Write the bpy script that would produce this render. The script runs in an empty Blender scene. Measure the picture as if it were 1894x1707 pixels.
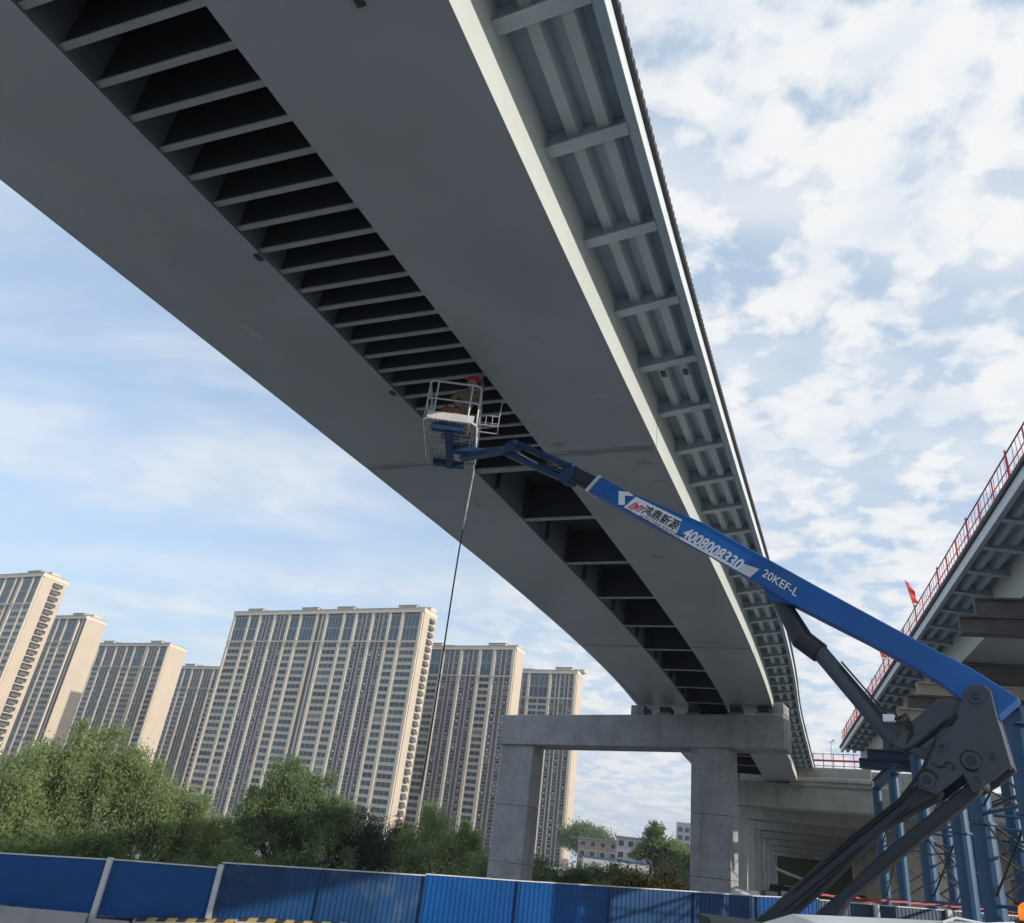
import bpy, math, random
import numpy as np
from mathutils import Vector, Matrix
random.seed(7); rng = np.random.default_rng(7)
scn = bpy.context.scene
col = scn.collection
R = math.radians
ZC = 3.2

# ------------------------------------------------------------------ camera
cd = bpy.data.cameras.new('camera'); cam = bpy.data.objects.new('camera', cd); col.objects.link(cam)
cr = Vector((0.99148530, -0.05862401, 0.11627610)); cu = Vector((-0.13021868, -0.44636335, 0.88532641)); cf = Vector((0.0, 0.89292944, 0.45019664))
cam.matrix_world = Matrix(((cr.x, cu.x, -cf.x, 0), (cr.y, cu.y, -cf.y, 0), (cr.z, cu.z, -cf.z, ZC), (0, 0, 0, 1)))
cd.sensor_fit = 'HORIZONTAL'; cd.sensor_width = 36; cd.lens = 27.444
cd.clip_start = 0.1; cd.clip_end = 6000
scn.camera = cam

# ------------------------------------------------------------------ sky and sun
SUN_AZ, SUN_EL = 122.0, 20.0          # azimuth clockwise from +Y
w = bpy.data.worlds.new('World'); scn.world = w; w.use_nodes = True
nt = w.node_tree; nt.nodes.clear()
def N(t, **k):
    n = nt.nodes.new(t)
    for a, b in k.items(): setattr(n, a, b)
    return n
def L(a, b): nt.links.new(a, b)
def M(op, a, b=None, c=None, clamp=False):
    n = N('ShaderNodeMath', operation=op, use_clamp=clamp)
    for i, v in enumerate((a, b, c)):
        if v is None: continue
        if isinstance(v, (int, float)): n.inputs[i].default_value = v
        else: L(v, n.inputs[i])
    return n.outputs[0]
def sstep(v, a, b):
    n = N('ShaderNodeMapRange', interpolation_type='SMOOTHSTEP')
    L(v, n.inputs['Value']); n.inputs['From Min'].default_value = a; n.inputs['From Max'].default_value = b
    return n.outputs[0]
def noise(vec, scale, detail=6, rough=.55, dist=0.0):
    n = N('ShaderNodeTexNoise'); L(vec, n.inputs['Vector'])
    n.inputs['Scale'].default_value = scale; n.inputs['Detail'].default_value = detail
    n.inputs['Roughness'].default_value = rough; n.inputs['Distortion'].default_value = dist
    return n.outputs['Fac']
sky = N('ShaderNodeTexSky', sky_type='NISHITA'); sky.sun_disc = False
sky.sun_elevation = R(SUN_EL); sky.sun_rotation = R(SUN_AZ)
sky.air_density = 1.0; sky.dust_density = 1.2; sky.ozone_density = 1.6
tc = N('ShaderNodeTexCoord'); sp = N('ShaderNodeSeparateXYZ'); L(tc.outputs['Generated'], sp.inputs[0])
dx, dy, dz = sp.outputs
den = M('ADD', M('MAXIMUM', dz, 0.0), 0.16)
cb = N('ShaderNodeCombineXYZ'); L(M('DIVIDE', dx, den), cb.inputs[0]); L(M('DIVIDE', dy, den), cb.inputs[1]); cb.inputs[2].default_value = 3.1
P = cb.outputs[0]
big = noise(P, 3.6, 3, .45)
puff = noise(P, 11.5, 8, .52, .25)
fine = noise(P, 19.0, 6, .6)
alto = M('ADD', M('MULTIPLY', puff, .58), M('ADD', M('MULTIPLY', big, .26), M('MULTIPLY', fine, .16)))
side = sstep(dx, -.22, .20)                       # altocumulus field lies to the east
alto_mask = M('MULTIPLY', sstep(M('ADD', alto, M('MULTIPLY', side, .030)), .425, .575), side)
mp = N('ShaderNodeMapping'); L(P, mp.inputs[0]); mp.inputs['Rotation'].default_value = (0, 0, R(62)); mp.inputs['Scale'].default_value = (.55, 2.3, 1)
cir = noise(mp.outputs[0], 1.6, 7, .55, .5)
cir_mask = M('ADD', M('MULTIPLY', sstep(cir, .34, .74), .80), .06)
low = sstep(dz, .42, .0)                          # thicker, milkier air toward the horizon
veil = M('ADD', M('MULTIPLY', low, .50), M('ADD', M('MULTIPLY', side, .30), .40))
mask = M('MINIMUM', M('MAXIMUM', alto_mask, M('MULTIPLY', cir_mask, .85)), .97)
shade = noise(P, 7.0, 5, .55)
cr_ = N('ShaderNodeValToRGB'); L(M('ADD', M('MULTIPLY', shade, .75), M('MULTIPLY', puff, .25)), cr_.inputs[0])
cr_.color_ramp.elements[0].position = .36; cr_.color_ramp.elements[0].color = (.74, .82, .92, 1)
cr_.color_ramp.elements[1].position = .56; cr_.color_ramp.elements[1].color = (.97, .975, .985, 1)
b1 = N('ShaderNodeBackground'); L(sky.outputs[0], b1.inputs[0]); b1.inputs[1].default_value = .15
b2 = N('ShaderNodeBackground'); L(cr_.outputs[0], b2.inputs[0]); b2.inputs[1].default_value = .61
b3 = N('ShaderNodeBackground'); b3.inputs[0].default_value = (.55, .70, .88, 1); b3.inputs[1].default_value = .62     # thin sunlit haze
mv = N('ShaderNodeMixShader'); L(veil, mv.inputs[0]); L(b1.outputs[0], mv.inputs[1]); L(b3.outputs[0], mv.inputs[2])
mx = N('ShaderNodeMixShader'); L(mask, mx.inputs[0]); L(mv.outputs[0], mx.inputs[1]); L(b2.outputs[0], mx.inputs[2])
wo = N('ShaderNodeOutputWorld'); L(mx.outputs[0], wo.inputs[0])

sd = bpy.data.lights.new('sun', 'SUN'); sun = bpy.data.objects.new('sun', sd); col.objects.link(sun)
sd.energy = 3.0; sd.angle = R(.6); sd.color = (1.0, .93, .82)
to_sun = Vector((math.sin(R(SUN_AZ)) * math.cos(R(SUN_EL)), math.cos(R(SUN_AZ)) * math.cos(R(SUN_EL)), math.sin(R(SUN_EL))))
sun.rotation_euler = to_sun.to_track_quat('Z', 'Y').to_euler()
scn.view_settings.view_transform = 'Standard'; scn.view_settings.look = 'None'
scn.view_settings.exposure = 0.66; scn.view_settings.gamma = 1.0; scn.view_settings.use_curve_mapping = False
try: scn.cycles.max_bounces = 8; scn.cycles.transparent_max_bounces = 12
except Exception: pass

# ------------------------------------------------------------------ materials
def mat(name, c, rough=.6, metal=0.0, var=.0, vscale=3.0, bump=0.0, bscale=20.0, c2=None, spec=None, stain=None, island=0.0, streak=0.0, coords='Object', boards=0.0):
    m = bpy.data.materials.new(name); m.use_nodes = True
    t = m.node_tree; b = t.nodes['Principled BSDF']
    b.inputs['Roughness'].default_value = rough; b.inputs['Metallic'].default_value = metal
    if spec is not None: b.inputs['Specular IOR Level'].default_value = spec
    c4 = (*c, 1)
    b.inputs['Base Color'].default_value = c4
    cur = None
    tcn = t.nodes.new('ShaderNodeTexCoord')
    def mixc(fac, a, bb, mode='MIX'):
        n = t.nodes.new('ShaderNodeMix'); n.data_type = 'RGBA'; n.blend_type = mode
        if isinstance(fac, float): n.inputs[0].default_value = fac
        else: t.links.new(fac, n.inputs[0])
        for i, v in ((6, a), (7, bb)):
            if isinstance(v, tuple): n.inputs[i].default_value = v
            else: t.links.new(v, n.inputs[i])
        return n.outputs[2]
    def nz(scale, detail=6, rough_=.6, sc=None):
        n = t.nodes.new('ShaderNodeTexNoise'); n.inputs['Scale'].default_value = scale; n.inputs['Detail'].default_value = detail; n.inputs['Roughness'].default_value = rough_
        if sc:
            q = t.nodes.new('ShaderNodeMapping'); q.inputs['Scale'].default_value = sc; t.links.new(tcn.outputs[coords], q.inputs[0]); t.links.new(q.outputs[0], n.inputs['Vector'])
        else: t.links.new(tcn.outputs[coords], n.inputs['Vector'])
        return n.outputs['Fac']
    def ramp(f, a, b_):
        n = t.nodes.new('ShaderNodeMapRange'); t.links.new(f, n.inputs[0]); n.inputs[1].default_value = a; n.inputs[2].default_value = b_; n.interpolation_type = 'SMOOTHSTEP'
        return n.outputs[0]
    if var > 0 or c2:
        d = c2 if c2 else tuple(x * (1 - var) for x in c)
        cur = mixc(ramp(nz(vscale), .3, .7), c4, (*d, 1))
    if streak > 0:   # vertical rain streaks
        f = ramp(nz(1.6, 5, .6, (1, 1, .06)), .5, .78)
        n = t.nodes.new('ShaderNodeMath'); n.operation = 'MULTIPLY'; t.links.new(f, n.inputs[0]); n.inputs[1].default_value = streak
        cur = mixc(n.outputs[0], cur if cur else c4, (*[x * .45 for x in c], 1))
    if stain:
        sc_, sscale, amt = stain
        f = ramp(nz(sscale, 8, .62), .55, .72)
        n = t.nodes.new('ShaderNodeMath'); n.operation = 'MULTIPLY'; t.links.new(f, n.inputs[0]); n.inputs[1].default_value = amt
        cur = mixc(n.outputs[0], cur if cur else c4, (*sc_, 1))
    if island > 0:
        g = t.nodes.new('ShaderNodeNewGeometry')
        cur = mixc(g.outputs['Random Per Island'], cur if cur else c4, tuple(x * (1 - island) for x in c) + (1,))
    if cur is not None: t.links.new(cur, b.inputs['Base Color'])
    if boards > 0:
        wv = t.nodes.new('ShaderNodeTexWave'); wv.bands_direction = 'Z'; wv.inputs['Scale'].default_value = boards; wv.inputs['Distortion'].default_value = 1.6; wv.inputs['Detail'].default_value = 2; wv.inputs['Detail Scale'].default_value = .6
        t.links.new(tcn.outputs[coords], wv.inputs['Vector'])
        n = t.nodes.new('ShaderNodeMath'); n.operation = 'MULTIPLY'; t.links.new(ramp(wv.outputs['Fac'], .93, 1.0), n.inputs[0]); n.inputs[1].default_value = .22
        cur = mixc(n.outputs[0], cur if cur else c4, (*[x * .55 for x in c], 1))
    if cur is not None: t.links.new(cur, b.inputs['Base Color'])
    if bump > 0:
        bn = t.nodes.new('ShaderNodeBump'); bn.inputs['Strength'].default_value = bump; bn.inputs['Distance'].default_value = .02
        t.links.new(nz(bscale, 8), bn.inputs['Height']); t.links.new(bn.outputs[0], b.inputs['Normal'])
    return m

def leaf_mat(name, c1, c2, c3):
    m = bpy.data.materials.new(name); m.use_nodes = True; t = m.node_tree; t.nodes.clear()
    o = t.nodes.new('ShaderNodeOutputMaterial'); d = t.nodes.new('ShaderNodeBsdfDiffuse'); tr = t.nodes.new('ShaderNodeBsdfTranslucent'); mxs = t.nodes.new('ShaderNodeMixShader')
    g = t.nodes.new('ShaderNodeNewGeometry'); r = t.nodes.new('ShaderNodeValToRGB')
    r.color_ramp.elements[0].color = (*c1, 1); r.color_ramp.elements[1].color = (*c3, 1)
    e = r.color_ramp.elements.new(.55); e.color = (*c2, 1)
    tcn = t.nodes.new('ShaderNodeTexCoord'); n = t.nodes.new('ShaderNodeTexNoise'); n.inputs['Scale'].default_value = .9; n.inputs['Detail'].default_value = 3
    t.links.new(tcn.outputs['Object'], n.inputs['Vector'])
    a = t.nodes.new('ShaderNodeMath'); a.operation = 'MULTIPLY_ADD'; t.links.new(g.outputs['Random Per Island'], a.inputs[0]); a.inputs[1].default_value = .55
    b_ = t.nodes.new('ShaderNodeMath'); b_.operation = 'MULTIPLY_ADD'; t.links.new(n.outputs['Fac'], b_.inputs[0]); b_.inputs[1].default_value = .9; b_.inputs[2].default_value = -.22
    t.links.new(b_.outputs[0], a.inputs[2]); t.links.new(a.outputs[0], r.inputs[0])
    t.links.new(r.outputs[0], d.inputs[0]); t.links.new(r.outputs[0], tr.inputs[0]); mxs.inputs[0].default_value = .48
    t.links.new(d.outputs[0], mxs.inputs[1]); t.links.new(tr.outputs[0], mxs.inputs[2]); t.links.new(mxs.outputs[0], o.inputs[0])
    return m

MT = dict(
    paint=mat('girder_paint', (.37, .405, .425), .32, var=.20, vscale=.22, stain=((.43, .445, .44), .30, .6), streak=.0, bump=.05, bscale=1.2),
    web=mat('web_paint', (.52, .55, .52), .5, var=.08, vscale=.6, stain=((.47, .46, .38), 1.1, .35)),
    inweb=mat('inner_web_shaded', (.15, .175, .205), .6, var=.3, vscale=.8, stain=((.12, .13, .14), .9, .5)),  # shade of the gap painted into the webs facing it
    deckp=mat('deck_paint', (.33, .42, .49), .45, var=.14, vscale=1.0, stain=((.23, .285, .34), 1.4, .5)),
    rib=mat('rib_paint', (.41, .47, .51), .45, var=.14, vscale=1.2),
    beam=mat('beam_shaded', (.034, .042, .053), .6, var=.18, vscale=1.2),  # beam webs and stiffeners darkened in colour for the shade between the boxes
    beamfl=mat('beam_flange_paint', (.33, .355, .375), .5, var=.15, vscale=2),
    inner=mat('inner_deck_shaded', (.065, .080, .10), .7, var=.3, vscale=1.3),  # deck over the gap, its shade put into the colour
    fascia=mat('fascia_paint', (.62, .66, .68), .45, var=.10, vscale=2, streak=.2),
    dark=mat('dark_steel', (.045, .045, .05), .6, var=.2),
    seam=mat('weld_seam', (.05, .05, .05), .7, var=.3, vscale=4),
    conc=mat('pier_concrete', (.315, .315, .325), .85, var=.25, vscale=.8, streak=.75, stain=((.185, .185, .20), 1.1, .7), bump=.35, bscale=9, boards=.85),
    conc2=mat('old_concrete', (.36, .355, .33), .88, var=.25, vscale=.5, streak=.6, stain=((.24, .22, .16), .6, .6), bump=.3, bscale=6, boards=.7),
    concw=mat('warm_concrete', (.46, .42, .35), .88, var=.2, vscale=.4, streak=.5, stain=((.30, .26, .19), .5, .5), bump=.2, bscale=6),
    blue=mat('boom_blue', (.007, .115, .41), .40, var=.2, vscale=1.1, stain=((.035, .10, .25), 1.3, .5), bump=.08, bscale=3),
    bluek=mat('carrier_blue', (.010, .050, .135), .45, var=.2, vscale=2),
    blued=mat('decal_blue', (.012, .17, .55), .4, var=.10, vscale=2),
    white=mat('decal_white', (.82, .84, .87), .45, var=.06, vscale=4),
    greyd=mat('decal_grey', (.60, .61, .65), .5, var=.06, vscale=3),
    black=mat('decal_black', (.015, .015, .02), .5),
    red=mat('decal_red', (.62, .05, .06), .5),
    arm=mat('arm_grey', (.060, .076, .100), .5, var=.22, vscale=1.5, stain=((.055, .06, .07), 2.2, .6)),
    plate=mat('gusset_grey', (.058, .068, .085), .5, var=.14, vscale=2.2, stain=((.045, .05, .06), 2.6, .5)),
    armd=mat('arm_dark', (.020, .027, .038), .5, var=.3, vscale=2, stain=((.06, .06, .065), 2, .4)),
    chrome=mat('steel_pin', (.35, .36, .38), .3, metal=.8, var=.2),
    rubber=mat('hose_rubber', (.02, .02, .022), .6, var=.2),
    cage=mat('basket_white', (.62, .63, .66), .45, var=.15, vscale=6),
    tread=mat('basket_mesh', (.42, .42, .45), .6, var=.2, vscale=5),
    cab=mat('cab_white', (.72, .75, .76), .3, var=.05, vscale=1.5, stain=((.52, .53, .50), 2.5, .35)),
    glass=mat('cab_glass', (.02, .025, .03), .06),
    tyre=mat('tyre', (.02, .02, .02), .8, var=.2, bump=.3),
    fence=mat('hoarding_blue', (.003, .075, .27), .32, var=.2, vscale=.6, stain=((.012, .045, .135), .55, .65), spec=.25),
    fence2=mat('hoarding_dusty', (.010, .060, .175), .38, var=.25, vscale=.7, stain=((.085, .125, .18), .8, .6), streak=.3, spec=.3),
    fenced=mat('hoarding_dark', (.012, .04, .10), .45, var=.2, vscale=.7),
    post=mat('post_white', (.60, .61, .62), .5, var=.15, vscale=5),
    pipe=mat('pipe_blue', (.012, .082, .18), .45, var=.2, vscale=1.2, stain=((.05, .07, .085), 1.3, .5), streak=.3),
    hbeam=mat('hbeam_brown', (.13, .12, .12), .75, var=.3, vscale=2),
    redr=mat('rail_red', (.50, .055, .06), .55, var=.25, vscale=3),
    pink=mat('rail_net', (.56, .20, .20), .7, var=.3, vscale=4),
    flag=mat('flag_red', (.62, .03, .025), .7, var=.2, vscale=4),
    dirt=mat('ground_dirt', (.275, .285, .29), .95, var=.25, vscale=.06, stain=((.21, .20, .185), .2, .6), bump=.4, bscale=2),
    asph=mat('road_asphalt', (.075, .075, .078), .9, var=.25, vscale=.3, bump=.3, bscale=12),
    barr=mat('barrier_concrete', (.33, .33, .34), .85, var=.2, vscale=1.5, streak=.5, bump=.3, bscale=10),
    yel=mat('stripe_yellow', (.40, .29, .10), .6, var=.3, vscale=5),
    blk=mat('stripe_black', (.02, .02, .02), .6, var=.3),
    cream=mat('facade_cream', (.64, .57, .455), .8, var=.10, vscale=.12, streak=.12),
    creamr=mat('facade_bay', (.58, .52, .41), .8, var=.12, vscale=.15),
    pinkw=mat('endwall_peach', (.50, .41, .315), .8, var=.08, vscale=.1, streak=.10),
    brown=mat('facade_brown', (.135, .108, .105), .8, var=.25, vscale=.12),
    roofm=mat('roof_grey', (.24, .22, .21), .85, var=.2, vscale=.3),
    frame=mat('window_frame', (.55, .55, .52), .5, var=.15),
    gl1=mat('pane_teal', (.035, .062, .075), .12, var=.4, vscale=.2),
    gl2=mat('pane_dark', (.018, .022, .028), .15, var=.3, vscale=.2),
    gl3=mat('pane_blue', (.055, .105, .15), .10, var=.4, vscale=.15),
    gl5=mat('pane_green', (.06, .095, .095), .14, var=.5, vscale=.3),
    gl4=mat('pane_curtain', (.20, .20, .19), .3, var=.3, vscale=.3),
    bark=mat('bark', (.075, .06, .045), .9, var=.35, vscale=5, bump=.5, bscale=15),
    brickl=mat('low_brick', (.33, .235, .195), .85, var=.15, vscale=.4),
    greyl=mat('low_grey', (.38, .38, .40), .85, var=.12, vscale=.4),
    hill=mat('hill_green', (.05, .075, .03), .95, var=.5, vscale=.08, bump=.6, bscale=1.0),
    path=mat('hill_path', (.50, .43, .32), .9, var=.2, vscale=.3),
    skin=mat('skin', (.42, .26, .18), .6, var=.1),
    camo=mat('work_clothes', (.23, .20, .15), .85, var=.0, vscale=9, c2=(.11, .12, .08), bump=.3, bscale=20),
    helmet=mat('helmet_red', (.55, .03, .03), .35),
    vest=mat('cloth_rust', (.30, .12, .07), .85, var=.3, vscale=8),
    carw=mat('car_white', (.62, .63, .64), .25), card=mat('car_dark', (.06, .05, .055), .25), carr=mat('car_red', (.30, .05, .04), .3),
    carg=mat('car_glass', (.03, .035, .04), .08), lamp=mat('car_lamp', (.7, .7, .68), .2),
    ora=mat('machine_orange', (.62, .24, .02), .5, var=.2, vscale=3),
)
lamp = bpy.data.materials.new('beacon_amber'); lamp.use_nodes = True
lb = lamp.node_tree.nodes['Principled BSDF']; lb.inputs['Base Color'].default_value = (.75, .16, .01, 1); lb.inputs['Roughness'].default_value = .25
lb.inputs['Emission Color'].default_value = (1.0, .26, .01, 1); lb.inputs['Emission Strength'].default_value = .45
MT['beacon'] = lamp
LEAF = [leaf_mat('leaf_willow', (.125, .165, .062), (.235, .295, .125), (.34, .40, .20)),
        leaf_mat('leaf_dark', (.085, .125, .058), (.175, .235, .11), (.28, .335, .18)),
        leaf_mat('leaf_conifer', (.026, .040, .032), (.052, .076, .058), (.09, .118, .085)),
        leaf_mat('leaf_shrub', (.050, .075, .030), (.105, .150, .058), (.17, .22, .095)),
        leaf_mat('leaf_dry', (.050, .048, .026), (.095, .090, .045), (.15, .14, .075))]

# ------------------------------------------------------------------ mesh helpers
class MB:
    def __init__(s, T=None): s.v = []; s.f = []; s.m = []; s.mats = []; s.T = T
    def mi(s, m):
        if m not in s.mats: s.mats.append(m)
        return s.mats.index(m)
    def add(s, vs, fs, m):
        o = len(s.v); k = s.mi(m)
        for p in vs:
            p = Vector(p)
            s.v.append(tuple(s.T @ p) if s.T is not None else tuple(p))
        for f in fs: s.f.append([o + i for i in f]); s.m.append(k)
    def hexa(s, b, t, m):
        n = len(b)
        s.add(list(b) + list(t), [list(range(n))[::-1], list(range(n, 2 * n))] + [[i, (i + 1) % n, n + (i + 1) % n, n + i] for i in range(n)], m)
    def box(s, a, b, m):
        x0, y0, z0 = a; x1, y1, z1 = b
        s.hexa([(x0, y0, z0), (x1, y0, z0), (x1, y1, z0), (x0, y1, z0)], [(x0, y0, z1), (x1, y0, z1), (x1, y1, z1), (x0, y1, z1)], m)
    def prism(s, pts, vec, m):
        v = Vector(vec); s.hexa([Vector(p) for p in pts], [Vector(p) + v for p in pts], m)
    def tube(s, pts, r, m, n=8, caps=True):
        pts = [Vector(p) for p in pts]; rings = []
        rr = r if isinstance(r, (list, tuple)) else [r] * len(pts)
        up = None; o = len(s.v); k = s.mi(m); vs = []
        for i, p in enumerate(pts):
            d = (pts[min(i + 1, len(pts) - 1)] - pts[max(i - 1, 0)]).normalized()
            if up is None or abs(up.dot(d)) > .95: up = Vector((0, 0, 1)) if abs(d.z) < .9 else Vector((1, 0, 0))
            a = d.cross(up).normalized(); b = a.cross(d).normalized(); up = b
            for j in range(n):
                t = 2 * math.pi * j / n; vs.append(p + (a * math.cos(t) + b * math.sin(t)) * rr[i])
        fs = []
        for i in range(len(pts) - 1):
            for j in range(n):
                fs.append([i * n + j, i * n + (j + 1) % n, (i + 1) * n + (j + 1) % n, (i + 1) * n + j])
        if caps: fs.append(list(range(n))[::-1]); fs.append([(len(pts) - 1) * n + j for j in range(n)])
        s.add(vs, fs, m)
    def bar(s, p0, p1, wv, hv, m):   # rectangular bar: full width vector wv, height vector hv
        p0, p1, wv, hv = map(Vector, (p0, p1, wv, hv))
        q = lambda p: [p - wv / 2 - hv / 2, p + wv / 2 - hv / 2, p + wv / 2 + hv / 2, p - wv / 2 + hv / 2]
        s.hexa(q(p0), q(p1), m)
    def sweep(s, rings, m, caps=True, closed=True):
        n = len(rings[0]); vs = [p for r in rings for p in r]; fs = []
        for i in range(len(rings) - 1):
            for j in range(n if closed else n - 1):
                fs.append([i * n + j, i * n + (j + 1) % n, (i + 1) * n + (j + 1) % n, (i + 1) * n + j])
        if caps and closed: fs.append(list(range(n))[::-1]); fs.append([(len(rings) - 1) * n + j for j in range(n)])
        s.add(vs, fs, m)
    def mesh(s, name):
        me = bpy.data.meshes.new(name); me.from_pydata(s.v, [], s.f)
        for m in s.mats: me.materials.append(MT[m] if isinstance(m, str) else m)
        if len(s.mats) > 1: me.polygons.foreach_set('material_index', s.m)
        import bmesh
        bm = bmesh.new(); bm.from_mesh(me); bmesh.ops.recalc_face_normals(bm, faces=bm.faces); bm.to_mesh(me); bm.free()
        me.update(); return me
    def build(s, name, parent=None, bevel=0, smooth=False, **tags):
        return link(name, s.mesh(name), parent, bevel, smooth, **tags)
def link(name, me, parent=None, bevel=0, smooth=False, **tags):
    o = bpy.data.objects.new(name, me); col.objects.link(o)
    if parent is not None:
        o.parent = parent
        if parent.type == 'EMPTY' and not parent.get('_local'):
            o.matrix_parent_inverse = Matrix.Translation(-Vector(parent.location))
    if bevel:
        b = o.modifiers.new('bevel', 'BEVEL'); b.width = bevel; b.segments = 2; b.limit_method = 'ANGLE'; b.angle_limit = R(40)
    if smooth: me.polygons.foreach_set('use_smooth', [True] * len(me.polygons))
    for k, v in tags.items(): o[k] = v
    return o
def thing(name, loc, label, cat, group=None, rot=None, local=False):
    o = bpy.data.objects.new(name, None); col.objects.link(o); o.location = loc; o.empty_display_size = .3
    if rot is not None: o.rotation_euler = (0, 0, rot)
    if local: o['_local'] = 1
    o['label'] = label; o['category'] = cat
    if group: o['group'] = group
    return o
def tag(o, label, cat, group=None, kind=None):
    if label: o['label'] = label
    if cat: o['category'] = cat
    if group: o['group'] = group
    if kind: o['kind'] = kind
    return o
def polar(az, r, z=0.0): return Vector((r * math.sin(R(az)), r * math.cos(R(az)), z))
def elz(el, r): return ZC + r * math.tan(R(el))

# ------------------------------------------------------------------ ground
def gz(x, y): return .1 + .06 * max(-16, min(30, x))
xs = [-3000, -900, -300, -100, -50, -30, -16, -8, 0, 8, 16, 24, 30, 50, 100, 300, 900, 3000]
ys = [-3000, -600, -150, -50, -20, 0, 10, 20, 30, 45, 60, 80, 110, 160, 260, 500, 1000, 3000]
vs = [(x, y, gz(x, y)) for y in ys for x in xs]; nx = len(xs)
fs = [(j * nx + i, j * nx + i + 1, (j + 1) * nx + i + 1, (j + 1) * nx + i) for j in range(len(ys) - 1) for i in range(nx - 1)]
me = bpy.data.meshes.new('ground'); me.from_pydata(vs, [], fs); me.materials.append(MT['dirt'])
link('ground', me)['kind'] = 'structure'
# site road between camera and hoarding
m = MB()
for i, (a, b) in enumerate((((-30, 3.5), (40, 17.5)),)):
    pts = [(-40, 20.5), (-40, 11), (-10, 9), (20, 5.0), (20, 15), (-10, 18.5)]
    m.add([(x, y, gz(x, y) + .006) for x, y in [(-16, 10), (-8, 9), (0, 8), (8, 7), (16, 6), (24, 5), (24, 14), (16, 15), (8, 16), (0, 17), (-8, 18), (-16, 19)]], [[j, j + 1, 10 - j, 11 - j] for j in range(5)], 'asph')
m.build('site_road')['kind'] = 'structure'

# ------------------------------------------------------------------ main steel bridge
U = 8.0
PH, K0, K1, X0, Y0, G1, Q = 0.3979953, 0.0236050, -0.0082455, -0.2315516, 0.5079329, 0.0717085, -0.0069319
WC, WB, WA = .33495636 * U, .60926766 * U, .97213345 * U
DS = .05; SP = 47.2
_tab = []
x, y = X0 * U, Y0 * U
for i in range(int(80 / DS) + 1):
    s = i * DS; sn = min(s, SP) / U
    h = PH + K0 * sn + K1 * sn * sn / 2 + (.034 * min(1, (s - SP) / 9) if s > SP else 0)
    z = ZC + U * (1 + G1 * sn + Q * sn * sn) + (-.036 * (s - SP) if s > SP else 0)
    _tab.append((x, y, z, h)); x += math.sin(h) * DS; y += math.cos(h) * DS
def main_fr(s):
    if s <= 0:
        x, y, z, h = _tab[0]; return x + math.sin(h) * s, y + math.cos(h) * s, z + .03 * s, h
    i = min(int(s / DS), len(_tab) - 2); t = s / DS - i; a, b = _tab[i], _tab[i + 1]
    return tuple(a[k] * (1 - t) + b[k] * t for k in range(4))
def right_fr(s):   # second bridge: straight, outer fascia on its left
    h = math.atan2(15.0, 45.1); ca, sa = math.cos(h), math.sin(h)
    bx, by = 13.0 + ca * 1.37, 17.2 - sa * 1.37
    return bx + sa * s, by + ca * s, 12.2, h

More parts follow.
